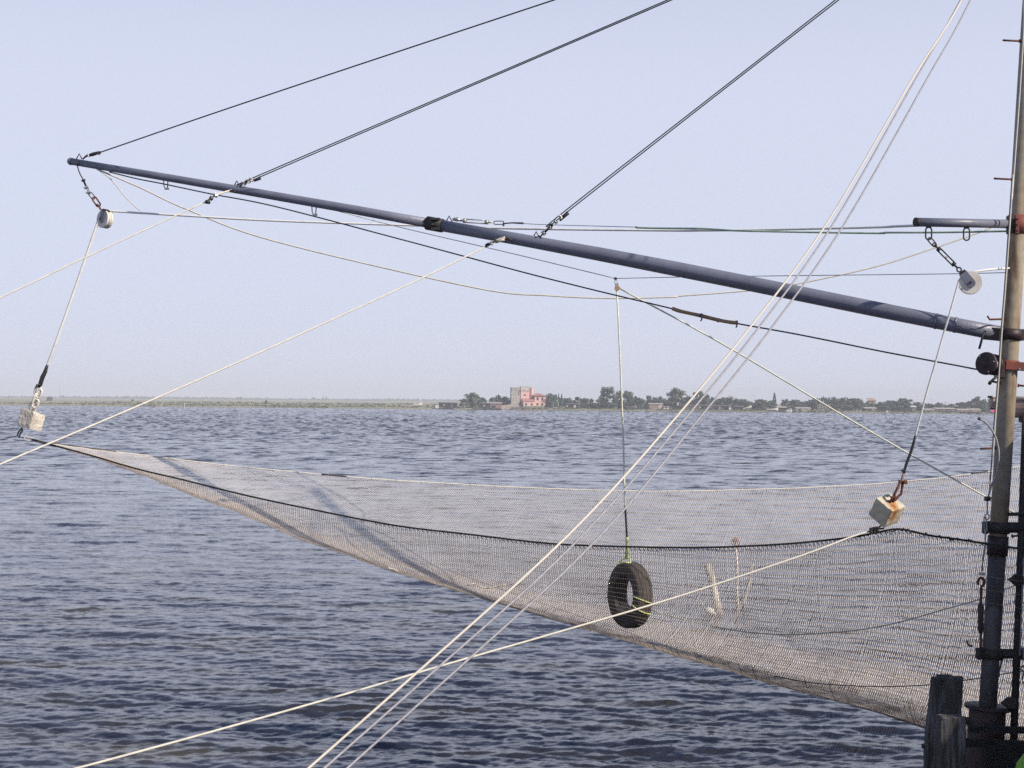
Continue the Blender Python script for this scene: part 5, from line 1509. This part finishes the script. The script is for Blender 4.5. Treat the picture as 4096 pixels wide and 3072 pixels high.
_a = TAX.cross(UPV).normalized(); _b3 = TAX.cross(_a)
for off in (-.22, 0, .22):
    n = 56
    pts = [tc_ + TAX * (TW * off) + (_a * math.cos(6.2832 * i / n) + _b3 * math.sin(6.2832 * i / n)) * (RT * 1.001) for i in range(n + 1)]
    gro.tube(pts, .006, 5, False)
gro.build('tread_rib', MAT['rubber'], tyre)
st = MB()
_rg = np.random.default_rng(4)
ico = []
c0 = P('N', 658, 1086, DT - .05)
for i in range(7):
    for j in range(10):
        th, ph = math.pi * i / 6, 6.2832 * j / 10
        r = .105 * (1 + .22 * _rg.standard_normal() * (0 < i < 6) * .5)
        ico.append(c0 + Vector((math.sin(th) * math.cos(ph) * r * 1.0, math.sin(th) * math.sin(ph) * r, math.cos(th) * r * .95)))
st.add(ico, [(i * 10 + j, (i + 1) * 10 + j, (i + 1) * 10 + (j + 1) % 10, i * 10 + (j + 1) % 10) for i in range(6) for j in range(10)])
tag(st.build('stone', MAT['stone']), 'pinkish ballast stone lying in the bottom of the tyre', 'stone')

def tie_round(name, label, deg, spread):
    """Yellow line wound once round the body of the tyre."""
    a = math.radians(deg)
    rd = (_a * math.cos(a) + _b3 * math.sin(a))
    tn = TAX.cross(rd)
    pts = []
    for k in range(13):
        b4 = 6.2832 * k / 12
        rr = RT * .80 + math.cos(b4) * RT * .235
        pts.append(tc_ + rd * rr + TAX * (math.sin(b4) * TW * .56) + tn * (spread * math.sin(b4)))
    return tag(MB().tube(smooth(pts, 3), .011, 6).build(name, MAT['lime_rope']), label, 'rope', 'yellow ties on the tyre')
# the tyre's right-hand side as seen, a little below the middle
best = {}
for deg in range(0, 360, 5):
    a = math.radians(deg)
    p = tc_ + (_a * math.cos(a) + _b3 * math.sin(a)) * RT
    best[deg] = p
right_deg = max(best, key=lambda d: best[d].x - abs(best[d].z - tc_.z) * .4)
def tilt_deg(dz):
    c = [d for d in best if best[d].x > tc_.x]
    return min(c, key=lambda d: abs(best[d].z - (tc_.z + dz)))
tie_round('yellow_tie', 'upper yellow tie wound round the right side of the tyre', tilt_deg(-.03), .05)
tie_round('yellow_tie', 'lower pale tie wound round the right side of the tyre', tilt_deg(-.20), .05)

top_ = best[max(best, key=lambda d: best[d].z)]
kn = P('N', 683, 590, DT - .1)
wt = [blk + Vector((.02, 0, -.17)), P('D', 150, 800, 20.7), at(2492, 1725, 20.6), at(2498, 1954, 20.5), P('N', 664, 170, 20.5)]
wk = [P('N', 664, 165, 20.5), P('N', 673, 300, 20.5), P('N', 680, 445, 20.5)]
wy = [P('N', 680, 440, 20.5), P('N', 684, 520, 20.5), kn]
wr = [blk + Vector((.04, 0, -.13)), P('D', 1000, 965, 20.8), at(3479, 1725, 20.5), at(3957, 1995, 20.2), P('H', 1790, 312, 20.15), P('H', 2160, 520, 20.0)]
cable('tyre_hoist_line', 'pale line from the mast over the small block down to the tyre', 'rope',
      [(wt, px_r(7, 20.6), MAT['pale_line']), (wr, px_r(7.5, 19.5), MAT['pale_line'], 'hauling_part'), (wk, .015, MAT['tape'], 'taped_part'), (wy, .022, MAT['lime_rope'], 'yellow_end')], None,
      [('knot', MB().lathe(kn + Vector((0, 0, .05)), (0, 0, -1), [(0, .01), (.03, .035), (.06, .03), (.09, .036), (.12, .01)], 10), MAT['lime_rope']),
       ('sling', MB().tube(smooth([kn + Vector((-.01, 0, -.05)), P('N', 640, 640, DT - .12), P('N', 600, 682, DT - .16), P('N', 660, 664, DT - .3), P('N', 712, 663, DT - .25), P('N', 700, 625, DT - .12), kn + Vector((.01, 0, -.05))], 4), .012, 6), MAT['lime_rope'])])

# thin line from the tyre across the belly of the net
tl = [P('N', 790, 1068, DT - .2), P('N', 870, 1068, DT - .25), P('N', 890, 1082, DT - .25), P('N', 1200, 1170, 20.3), P('N', 1500, 1240, 20.1), P('N', 1750, 1280, 19.95), P('O', 0, 990, 19.8), P('O', 260, 988, 19.7), P('O', 600, 960, 19.5), P('O', 900, 905, 19.3), P('O', 1200, 820, 19.1), P('O', 1500, 735, 18.9), P('O', 1690, 660, 18.8), P('O', 1790, 620, 18.7), P('O', 2100, 480, 18.5)]
cable('thin_line', 'thin pale line sagging from the tyre across the net to the mast', 'rope', [(tl, px_r(4.5, 19.6), MAT['pale_line'])])

# ---- driftwood caught in the net
def twig(name, label, pts, r, mat, cat='driftwood'):
    tag(MB().tube(smooth(pts, 4), r, 6).build(name, mat), label, cat)
twig('twig', 'forked pale twig lying in the fold of the net left of the ropes', [P('Q', 1482, 750, 20.9), P('Q', 1530, 742, 20.9), P('Q', 1590, 768, 20.9), P('Q', 1650, 764, 20.9), P('Q', 1740, 745, 20.9)], [.012] * 17, MAT['stake'])
twig('driftwood', 'short pale stick at the lower edge of the net', [P('Q', 940, 634, 21.4), P('Q', 970, 642, 21.4), P('Q', 1006, 656, 21.4)], .02, MAT['stake'])
twig('dry_leaf', 'curled brown leaf caught in the net beside the mast', [P('I', 1200, 1170, 18.4), P('I', 1205, 1215, 18.4), P('I', 1235, 1258, 18.38), P('I', 1295, 1268, 18.36)], .014, MAT['foam'], 'leaf')

# ---- stakes standing in the water beyond the net
def stake(label, k, xt, yt, xb, yb, r_px, cap=None):
    q = on_level(*px(k, xb, yb))
    d = q.y
    t = P(k, xt, yt, d)
    o = thing('mooring_stake', tuple(q), label, 'stake', 'stakes behind the net')
    r = r_px * d / F_PX / 2
    dn = (q - t).normalized()
    MB().tube([t, lerp(t, q, .3) + Vector((.015, 0, 0)), lerp(t, q, .7) - Vector((.01, 0, 0)), q + dn * .8], [r * .92, r, r * 1.05, r * 1.1], 12).build('pole', MAT['stake'], o)
    return o, d
stake('thick weathered mooring stake behind the net, cut off at the top', 'N', 1392, 676, 1498, 1120, 32)
o, d = stake('thin upright stake behind the net with a red ball on top', 'N', 1642, 490, 1664, 1110, 11)
MB().lathe(P('N', 1640, 470, d), UPV, [(-.09, .01), (-.06, .07), (0, .095), (.06, .07), (.09, .01)], 14).build('ball', MAT['red_rust'], o)
MB().ring(P('N', 1640, 492, d), RIGHT, Vector((0, 1, .3)), .12, .014).build('hoop', MAT['rust'], o)
stake('slim white stake leaning right behind the net', 'N', 1791, 678, 1712, 1060, 13)
q = on_level(*px('N', 1415, 1130))
_bt = thing('white_bottle_float', tuple(q), 'white plastic bottle float tied beside the thick stake', 'float')
MB().lathe(q + Vector((-.12, 0, .16)), Vector((.7, 0, -.35)), [(0, .02), (.03, .09), (.2, .10), (.24, .05), (.3, .035), (.33, .02)], 14).build('bottle', MAT['nylon'], _bt)
MB().tube([q + Vector((-.12, 0, .16)), q + Vector((-.25, 0, .38))], .02, 6).build('neck_cord', MAT['white_rope'], _bt)
# ------------------------------------------------------------------ fittings on and around the mast
def crosses(k, pts, d): return [P(k, x, y, d) for x, y in pts]

# two cables that run down the mast's left side
c1 = [at(4104, -300, 17.8), P('K', 1246, 0, 17.8), P('K', 1240, 470, 17.8), P('K', 1165, 1659, 17.8), P('L', 1100, 900, 17.8), P('L', 1043, 1659, 17.8), P('E', 2052, 0, 17.8), P('E', 2005, 700, 17.75), P('E', 1938, 1659, 17.75), P('F', 1895, 700, 17.75), P('F', 1828, 1659, 17.75), P('G', 1790, 450, 17.75), P('G', 1760, 900, 17.75), P('G', 1748, 985, 17.75)]
cable('mast_cable', 'bright wire cable running down the left side of the mast', 'cable', [(c1, px_r(6.5, 17.8), MAT['white_rope'])], 'cables beside the mast')
c2 = [P('L', 1040, 1500, 17.85), P('E', 2040, 0, 17.85), P('E', 1990, 700, 17.8), P('E', 1925, 1659, 17.8), P('F', 1883, 700, 17.8), P('F', 1815, 1659, 17.8), P('G', 1775, 480, 17.8), P('G', 1742, 985, 17.8), P('G', 1722, 1250, 17.8), P('G', 1700, 1540, 17.8), P('G', 1690, 1600, 17.8), P('H', 1745, 330, 17.8), P('H', 1745, 505, 17.8)]
hk_pts = smooth(crosses('H', [(1672, 1305), (1640, 1325), (1625, 1365), (1640, 1395)], 17.75) , 4)
cable('mast_cable', 'dark backstay cable with turnbuckle and iron hook left of the mast', 'cable', [(c2, px_r(5, 17.8), MAT['dark_cable'])], 'cables beside the mast',
      [('wire_clip', clip_mb(P('H', 1748, 290, 17.75), UPV, .05), MAT['iron']), ('wire_clip', clip_mb(P('H', 1740, 315, 17.75), UPV, .045), MAT['iron']),
       ('thimble', MB().ring(P('H', 1740, 530, 17.75), UPV, RIGHT, .026, .008, .006), MAT['clip']),
       ('link', MB().ring(P('H', 1722, 625, 17.72), Vector((-.1, 0, 1)), RIGHT, .014, .007, .07), MAT['wire']),
       ('strand', MB().tube([P('H', 1718, 690, 17.72), P('H', 1722, 870, 17.72), P('H', 1692, 1080, 17.72), P('H', 1676, 1225, 17.72)], .0095, 7), MAT['wire']),
       ('wire_clip', clip_mb(P('H', 1672, 1255, 17.7), UPV, .05), MAT['clip']),
       ('hook', MB().tube(smooth([P('H', 1632, 1395, 17.72), P('H', 1626, 1355, 17.72), P('H', 1645, 1318, 17.72), P('H', 1680, 1310, 17.72), P('H', 1706, 1345, 17.72), P('H', 1695, 1400, 17.72), P('H', 1668, 1440, 17.72), P('H', 1664, 1660, 17.72)], 4), .0165, 9), MAT['rust']),
       ('turnbuckle', MB().lathe(P('I', 1440, 520, 17.72), P('I', 1440, 1055, 17.72) - P('I', 1440, 520, 17.72), [(0, .018), (0, .03), (.02, .036), (.30, .034), (.34, .022), (.36, .014)], 14), MAT['maroon']),
       ('threaded_rod', MB().cyl(P('I', 1440, 1030, 17.72), P('I', 1440, 1320, 17.72), .0155, n=10), MAT['rust'])])
c3 = [P('G', 1552, 460, 17.6), P('G', 1640, 510, 17.6), P('G', 1720, 600, 17.6), P('G', 1790, 730, 17.62), P('G', 1832, 880, 17.62), P('G', 1842, 1010, 17.62), P('G', 1828, 1180, 17.65), P('G', 1790, 1330, 17.68), P('G', 1730, 1440, 17.7), P('G', 1700, 1560, 17.72)]
cable('loose_cable', 'loose grey cable end curving away from the mast to the left', 'cable', [(c3, px_r(8, 17.6), MAT['grey_cable'])], None,
      [('taped_tip', MB().cyl(P('G', 1534, 452, 17.6), P('G', 1566, 466, 17.6), .017, n=9), MAT['tape'])])

# small hand winch
DW = 17.75
wc = P('F', 1655, 1305, DW)
winch = thing('hand_winch', tuple(P('F', 1760, 1500, DW)), 'dark maroon hand winch with round flange and crank on the mast', 'winch')
WAX = Vector((-.72, -.69, .06)).normalized()
MB().lathe(wc, WAX, [(.03, 0), (.03, .03), (.0, .06), (.02, .126), (.008, .138), (-.012, .138), (-.02, .10), (-.03, .065)], 32).build('flange', MAT['maroon'], winch)
MB().lathe(wc, WAX, [(-.02, .062), (-.17, .062)], 22).build('drum', MAT['iron'], winch)
for i in range(7):
    MB().ring(wc - WAX * (.05 + .016 * i), WAX.cross(UPV), UPV, .068, .009, 0, 20, 6).build('cable_turn', MAT['wire'] if i > 3 else MAT['dark_cable'], winch)
MB().lathe(wc - WAX * .17, WAX, [(.012, 0), (.012, .128), (-.012, .128), (-.012, 0)], 28).build('flange', MAT['maroon'], winch)
for a in (50, 170, 245):
    u = WAX.cross(UPV).normalized(); w = u.cross(WAX)
    p = wc + u * (.112 * math.cos(math.radians(a))) + w * (.112 * math.sin(math.radians(a)))
    MB().cyl(p, p + WAX * .03, .008, n=6).build('bolt', MAT['clip'], winch)
MB().box(P('F', 1850, 1400, D_MAST - .08), (.10, .12, .20), bevel=.01).build('gear_case', MAT['maroon'], winch)
MB().tube([P('F', 1818, 1490, DW - .05), P('F', 1770, 1530, DW - .06), P('F', 1708, 1592, DW - .08)], .0165, 9).build('crank', MAT['black_steel'], winch)
MB().cyl(P('F', 1705, 1600, DW - .1), P('F', 1718, 1578, DW - .06), .021, n=9).build('grip', MAT['black_steel'], winch)

# trough behind the mast on the black post
DTR = 19.6
tr = thing('trough', tuple(P('W', 1100, 820, DTR)), 'half round faded trough with a cream rim behind the mast', 'trough')
t0_, t1_ = P('W', 405, 255, DTR - .05), P('W', 2600, 290, DTR - .3)
xa, xb_ = t0_.x, t1_.x
R_ = (P('W', 400, 270, DTR).z - P('W', 400, 800, DTR).z) * 0.5
sec = []
for k in range(13):
    a = math.pi * k / 12
    sec.append((-math.cos(a) * R_ * 1.0, -math.sin(a) * R_ * 1.9))
vs, fs = [], []
n = len(sec)
full = sec + [(y * .94, z * .94) for y, z in reversed(sec)]
m_ = len(full)
for x, zc, yc in ((xa + .12, P('W', 900, 300, DTR).z, DTR), (xb_, P('W', 900, 300, DTR).z, DTR - .25)):
    for y, z in full: vs.append((x, yc + y, zc + z))
fs = [(i, (i + 1) % m_, m_ + (i + 1) % m_, m_ + i) for i in range(m_)] + [tuple(range(m_)), tuple(range(2 * m_ - 1, m_ - 1, -1))]
MB().add(vs, fs, False).build('shell', MAT['trough'], tr)
zc = P('W', 900, 300, DTR).z
for s in (-1, 1):
    MB().tube([(xa + .12, DTR + s * R_, zc + .01), (xb_, DTR - .25 + s * R_, zc + .01)], .026, 8).build('rim', MAT['trough_rim'], tr)
MB().box(P('W', 520, 398, DTR) + Vector((.01, 0, 0)), (.125, .14, .135), bevel=.012).build('end_box', MAT['trough_rim'] if False else MAT['trough'], tr)
MB().box(P('W', 515, 250, DTR), (.135, .16, .02), bevel=.004).build('end_rim', MAT['trough_rim'], tr)
MB().box(P('W', 405, 250, DTR - .02), (.016, .15, .03)).build('end_tab', MAT['black_steel'], tr)
MB().box(P('W', 530, 560, DTR), (.10, .10, .02)).build('end_foot', MAT['black_steel'], tr)
MB().box(P('W', 1290, 850, DTR - .1), (.10, .14, .09), bevel=.02).build('saddle', MAT['black_steel'], tr)

# black scaffold post right of the mast
DP = 17.9
post = thing('scaffold_post', tuple(P('J', 1780, 1700, DP)), 'black vertical post with couplers right of the mast', 'post')
pa, pb = P('W', 1345, 900, DP + .1), P('J', 1765, 1800, DP)
MB().tube([pa, lerp(pa, pb, .5), pb], .044, 14).build('tube', MAT['black_steel'], post)
MB().tube([P('I', 2205, -300, DP - .08), P('I', 2165, 800, DP - .08), P('I', 2138, 1440, DP - .08)], .010, 8).build('conduit', MAT['grey_cable'], post)
for k, x, y in (('I', 2110, 90), ('J', 1745, 640)):
    c = P(k, x, y, DP - .03)
    MB().box(c, (.12, .12, .14), bevel=.02).build('coupler', MAT['black_steel'], post)
    MB().lathe(c + Vector((-.02, 0, 0)), (-1, 0, .05), [(0, .05), (.05, .045), (.08, .022), (.105, .012)], 10).build('coupler_bolt', MAT['black_steel'], post)
# clamps that tie the mast to the post
def brace(label, k, x0, y0, x1, y1, half, r_end, with_lashing):
    a, b2 = P(k, x0, y0, D_MAST - .04), P(k, x1, y1, D_MAST - .02)
    o = thing('mast_clamp', tuple(a), label, 'clamp', 'clamps between mast and post')
    MB().tube([a, b2], half, 16).build('bar', MAT['black_steel'], o)
    MB().lathe(P(k, *(r_end), D_MAST), MDIR, [(-half, MR), (-half, MR + .03), (half, MR + .03), (half, MR)], 26).build('collar', MAT['black_steel'], o)
    MB().box(a + Vector((.0, -.02, 0)), (.05, .12, half * 2.3), bevel=.012).build('end_plate', MAT['black_steel'], o)
    for s in (-.6, .6):
        MB().cyl(a + Vector((-.03, -.02, half * s)), a + Vector((.04, -.02, half * s)), .014, n=6).build('bolt', MAT['iron'], o)
    if with_lashing:
        for i in range(6):
            t = .60 + .03 * i
            MB().ring(lerp(a, b2, t), Vector((0, 1, 0)), UPV, half + .006, .011, 0, 20, 6).build('rope_turn', MAT['grey_cable'], o)
    return o
brace('upper black clamp holding the mast to the post', 'H', 1710, 668, 2420, 668, .066, (1885, 668), False)
brace('lower black clamp with grey rope wound round its bar', 'I', 1392, 1400, 2700, 1412, .060, (1640, 1400), True)
MB_ = MB().tube([P('H', 2015, 500, 17.9), P('H', 2300, 492, 17.9)], .022, 8)
tag(MB_.build('cross_bar', MAT['black_steel']), 'short black bar between mast and post above the upper clamp', 'bar')
cable('coiled_wire', 'tangled dark wire at the right edge beside the black post', 'cable', [([P('J', 1990, 30, 17.7), P('J', 1930, 55, 17.7), P('J', 1905, 100, 17.7), P('J', 1945, 160, 17.7), P('J', 1925, 240, 17.7), P('J', 1935, 310, 17.7), P('J', 1990, 380, 17.7)], .0065, MAT['dark_cable'])])
cable('hanging_strap', 'thin dark strap hanging at the right side of the mast below the lower clamp', 'strap', [([P('J', 1600, -40, 17.75), P('J', 1578, 60, 17.75), P('J', 1556, 150, 17.75), P('J', 1552, 230, 17.75)], .010, MAT['tape'])])

# ------------------------------------------------------------------ jetty at the foot of the mast, piles, float
DJ = 17.2
jet = thing('jetty', (6.2, DJ, 0), 'dark timber jetty carrying the mast at the lower right corner', 'jetty')
zt = P('J', 1400, 1600, D_MAST).z - .02
for i in range(26):
    MB().box((7.4 + 0.0, 15.6 + .14 * i, zt - .03 + RNG.normal(0, .004)), (4.2, .128, .05)).build('plank', MAT['jetty'], jet)
for y0 in (15.7, 17.3, 19.0):
    MB().box((7.4, y0, zt - .16), (4.2, .14, .20)).build('beam', MAT['jetty'], jet)
for x0 in (5.7, 7.4, 9.2):
    for y0 in (15.8, 18.9):
        MB().cyl((x0, y0, -1.2), (x0, y0, zt - .06), .12, n=12).build('pile', MAT['jetty'], jet)
# railings right of the mast
rl = thing('railing', tuple(P('J', 1800, 1340, 17.5)), 'dark horizontal rails behind the base of the mast', 'railing')
MB().box((P('J', 1620, 1055, 17.6) + P('J', 2500, 1080, 17.6)) / 2, (2.7 * .55, .06, .075), Matrix.Rotation(math.radians(1), 3, 'Y')).build('rail', MAT['jetty'], rl)
MB().box((P('J', 1600, 1300, 17.55) + P('J', 2500, 1300, 17.55)) / 2, (.72 * 2.1, .06, .09), Matrix.Rotation(math.radians(2), 3, 'Y')).build('rail', MAT['jetty'], rl)
MB().box((P('J', 1640, 1450, 17.5) + P('J', 2500, 1480, 17.5)) / 2 + Vector((.1, 0, -.06)), (1.3, .05, .36)).build('kick_board', MAT['jetty'], rl)
MB().cyl(P('J', 2250, 950, 17.65), P('J', 2220, 1700, 17.65), .05, n=10).build('upright', MAT['jetty'], rl)

def pile(name, label, pts, radii, mat, n=18, cracks=True, flat=0.0, seed=0):
    rg = np.random.default_rng(seed)
    o = thing(name, tuple(pts[-1]), label, 'pile', 'timber piles in front of the mast')
    m = MB()
    P0 = [Vector(p) for p in pts]
    pp = smooth(P0, 6)
    rr = np.interp(np.linspace(0, 1, len(pp)), np.linspace(0, 1, len(radii)), radii)
    ph = rg.random(n) * .10
    vs, fs = [], []
    for i, (c, r) in enumerate(zip(pp, rr)):
        for k in range(n):
            a = 6.2832 * k / n
            q = r * (1 - ph[k] + rg.normal(0, .006))
            vs.append(c + Vector((math.cos(a) * q, math.sin(a) * q, rg.normal(0, .012) if i == 0 else 0)))
    for i in range(len(pp) - 1):
        for k in range(n):
            fs.append((i * n + k, (i + 1) * n + k, (i + 1) * n + (k + 1) % n, i * n + (k + 1) % n))
    m.add(vs, fs, True)
    top = pp[0] + Vector((0, 0, .012))
    m.add([top] + vs[:n], [(0, 1 + k, 1 + (k + 1) % n) for k in range(n)], False)
    m.build('trunk', mat, o)
    return o
DPL = 15.6
w_ = DPL / F_PX / 3.931
pile('timber_pile', 'tall dark round pile standing left of the mast base', [P('J', 782, 232, DPL), P('J', 765, 500, DPL), P('J', 735, 850, DPL), P('J', 700, 1250, DPL), P('J', 650, 1900, DPL), P('J', 560, 3300, DPL)],
     [215 * w_, 222 * w_, 228 * w_, 236 * w_, 245 * w_, 255 * w_], MAT['timber'], 22, seed=2)
pb_ = MB()
pq = [P('J', 560, 245, DPL - .06), P('J', 520, 620, DPL - .06), P('J', 462, 1100, DPL - .06), P('J', 438, 1700, DPL - .06), P('J', 410, 3300, DPL - .06)]
vs, fs = [], []
for i, c in enumerate(pq):
    wd = lerp(.045, .10, min(1, i / 2))
    vs += [c + Vector((-.02, -.035, 0)), c + Vector((wd, -.045, 0)), c + Vector((wd, .10, 0)), c + Vector((-.02, .10, 0))]
for i in range(4):
    for k in range(4): fs.append((i * 4 + k, (i + 1) * 4 + k, (i + 1) * 4 + (k + 1) % 4, i * 4 + (k + 1) % 4))
fs += [(3, 2, 1, 0), (16, 17, 18, 19)]
pb_.add(vs, fs)
tag(pb_.build('fender_board', MAT['timber_pale']), 'narrow worn board nailed along the left side of the tall pile', 'board')
DSP = 14.9
sp = thing('square_post', tuple(P('J', 815, 2600, DSP)), 'short squared grey post in front of the tall round pile', 'post')
c_t, c_b = P('J', 803, 868, DSP), P('J', 830, 2600, DSP)
ww = 385 * DSP / F_PX / 3.931
m = MB()
n_ = 12
vs = []
for i in range(9):
    c = lerp(c_t, c_b, i / 8)
    for k, (sx, sy) in enumerate(((-.5, -.42), (-.1, -.5), (-.08, -.46), (.38, -.5), (.5, -.4), (.5, .5), (-.5, .5))):
        vs.append(c + Vector((sx * ww, sy * ww * .8, RNG.normal(0, .006) if i == 0 else 0)))
fs = [(i * 7 + k, (i + 1) * 7 + k, (i + 1) * 7 + (k + 1) % 7, i * 7 + (k + 1) % 7) for i in range(8) for k in range(7)] + [tuple(range(6, -1, -1))]
m.add(vs, fs)
m.build('body', MAT['timber_pale'], sp)
MB().box(c_t + Vector((0, 0, .004)), (ww * .97, ww * .75, .03), bevel=.01).build('worn_top', MAT['timber_pale'], sp)
twig('branch_stub', 'dark stub of timber between the square post and the mast base', [P('J', 985, 905, 15.3), P('J', 1040, 918, 15.4), P('J', 1110, 920, 15.6)], .045, MAT['jetty'], 'timber')

gf = thing('green_float', tuple(at(4150, 3200, 16.0)), 'bright green plastic float cut off by the lower right corner', 'float')
MB().lathe(at(4150, 3115, 15.9), Vector((.25, 0, 1)), [(-.3, .02), (-.27, .16), (-.1, .24), (.1, .24), (.25, .18), (.33, .08), (.36, .0)], 30).build('body', MAT['green_plastic'], gf)
MB().ring(at(4175, 3010, 15.9), UPV, RIGHT, .05, .014).build('handle', MAT['green_plastic'], gf)

# ------------------------------------------------------------------ the fishermen's hut that stands right of the mast, outside the frame
hut = thing('net_hut', (11.4, 14.4, zt), 'boarded fishing hut on the jetty right of the mast', 'hut')
HB0, HB1, HY0, HY1, HZ = 8.75, 14.0, 11.4, 17.95, 7.2
MB().box(((HB0 + HB1) / 2, (HY0 + HY1) / 2, (zt + 4.8) / 2), (HB1 - HB0, HY1 - HY0, 4.8 - zt)).build('wall', SH['grey'], hut)
for i in range(32):
    MB().box((HB0 - .02, HY0 + .1 + .205 * i, (zt + 4.8) / 2), (.03, .18, 4.7 - zt)).build('board', SH['grey'], hut)
ym = (HY0 + HY1) / 2
vs = [(HB0 - .3, HY0 - .3, 4.75), (HB1 + .3, HY0 - .3, 4.75), (HB1 + .3, HY1 + .25, 4.75), (HB0 - .3, HY1 + .25, 4.75), (HB0 - .3, HY0 - .3, 4.9), (HB1 + .3, HY0 - .3, 4.9), (HB1 + .3, HY1 + .25, 5.0), (HB0 - .3, HY1 + .25, 5.0),
      (HB0 - .3, HY1 - 1.3, HZ), (HB1 + .3, HY1 - 1.3, HZ), (HB0 - .3, HY0 + 1.8, HZ), (HB1 + .3, HY0 + 1.8, HZ)]
MB().add(vs, [(3, 2, 1, 0), (0, 1, 5, 4), (1, 2, 6, 5), (2, 3, 7, 6), (3, 0, 4, 7), (4, 5, 11, 10), (6, 7, 8, 9), (10, 11, 9, 8), (5, 6, 9, 11), (7, 4, 10, 8)]).build('roof', SH['dark_roof'], hut)
MB().box((HB0 - .04, 15.6, zt + 1.0), (.06, .9, 2.0)).build('door', SH['black'], hut)
MB().box((11.4, 14.4, zt - .11), (5.4, 6.8, .2)).build('floor_deck', MAT['jetty'], hut)
for x0 in (9.1, 13.6):
    for y0 in (11.8, 17.2):
        MB().cyl((x0, y0, -1.2), (x0, y0, zt - .2), .14, n=12).build('pile', MAT['jetty'], hut)
# ------------------------------------------------------------------ the air over the lagoon
hz = MB().box((0, 2600, 24), (7600, 6200, 54))
hm = bpy.data.materials.new('summer_haze')
hm.use_nodes = True
hn = hm.node_tree
for n_ in list(hn.nodes):
    if n_.type == 'BSDF_PRINCIPLED': hn.nodes.remove(n_)
pv = hn.nodes.new('ShaderNodeVolumePrincipled')
pv.inputs['Color'].default_value = (0.86, 0.89, 0.98, 1)
pv.inputs['Density'].default_value = 0.0003
pv.inputs['Anisotropy'].default_value = 0.0
hn.links.new(pv.outputs[0], hn.nodes['Material Output'].inputs['Volume'])
haze = hz.build('haze', hm)
haze['kind'] = 'stuff'
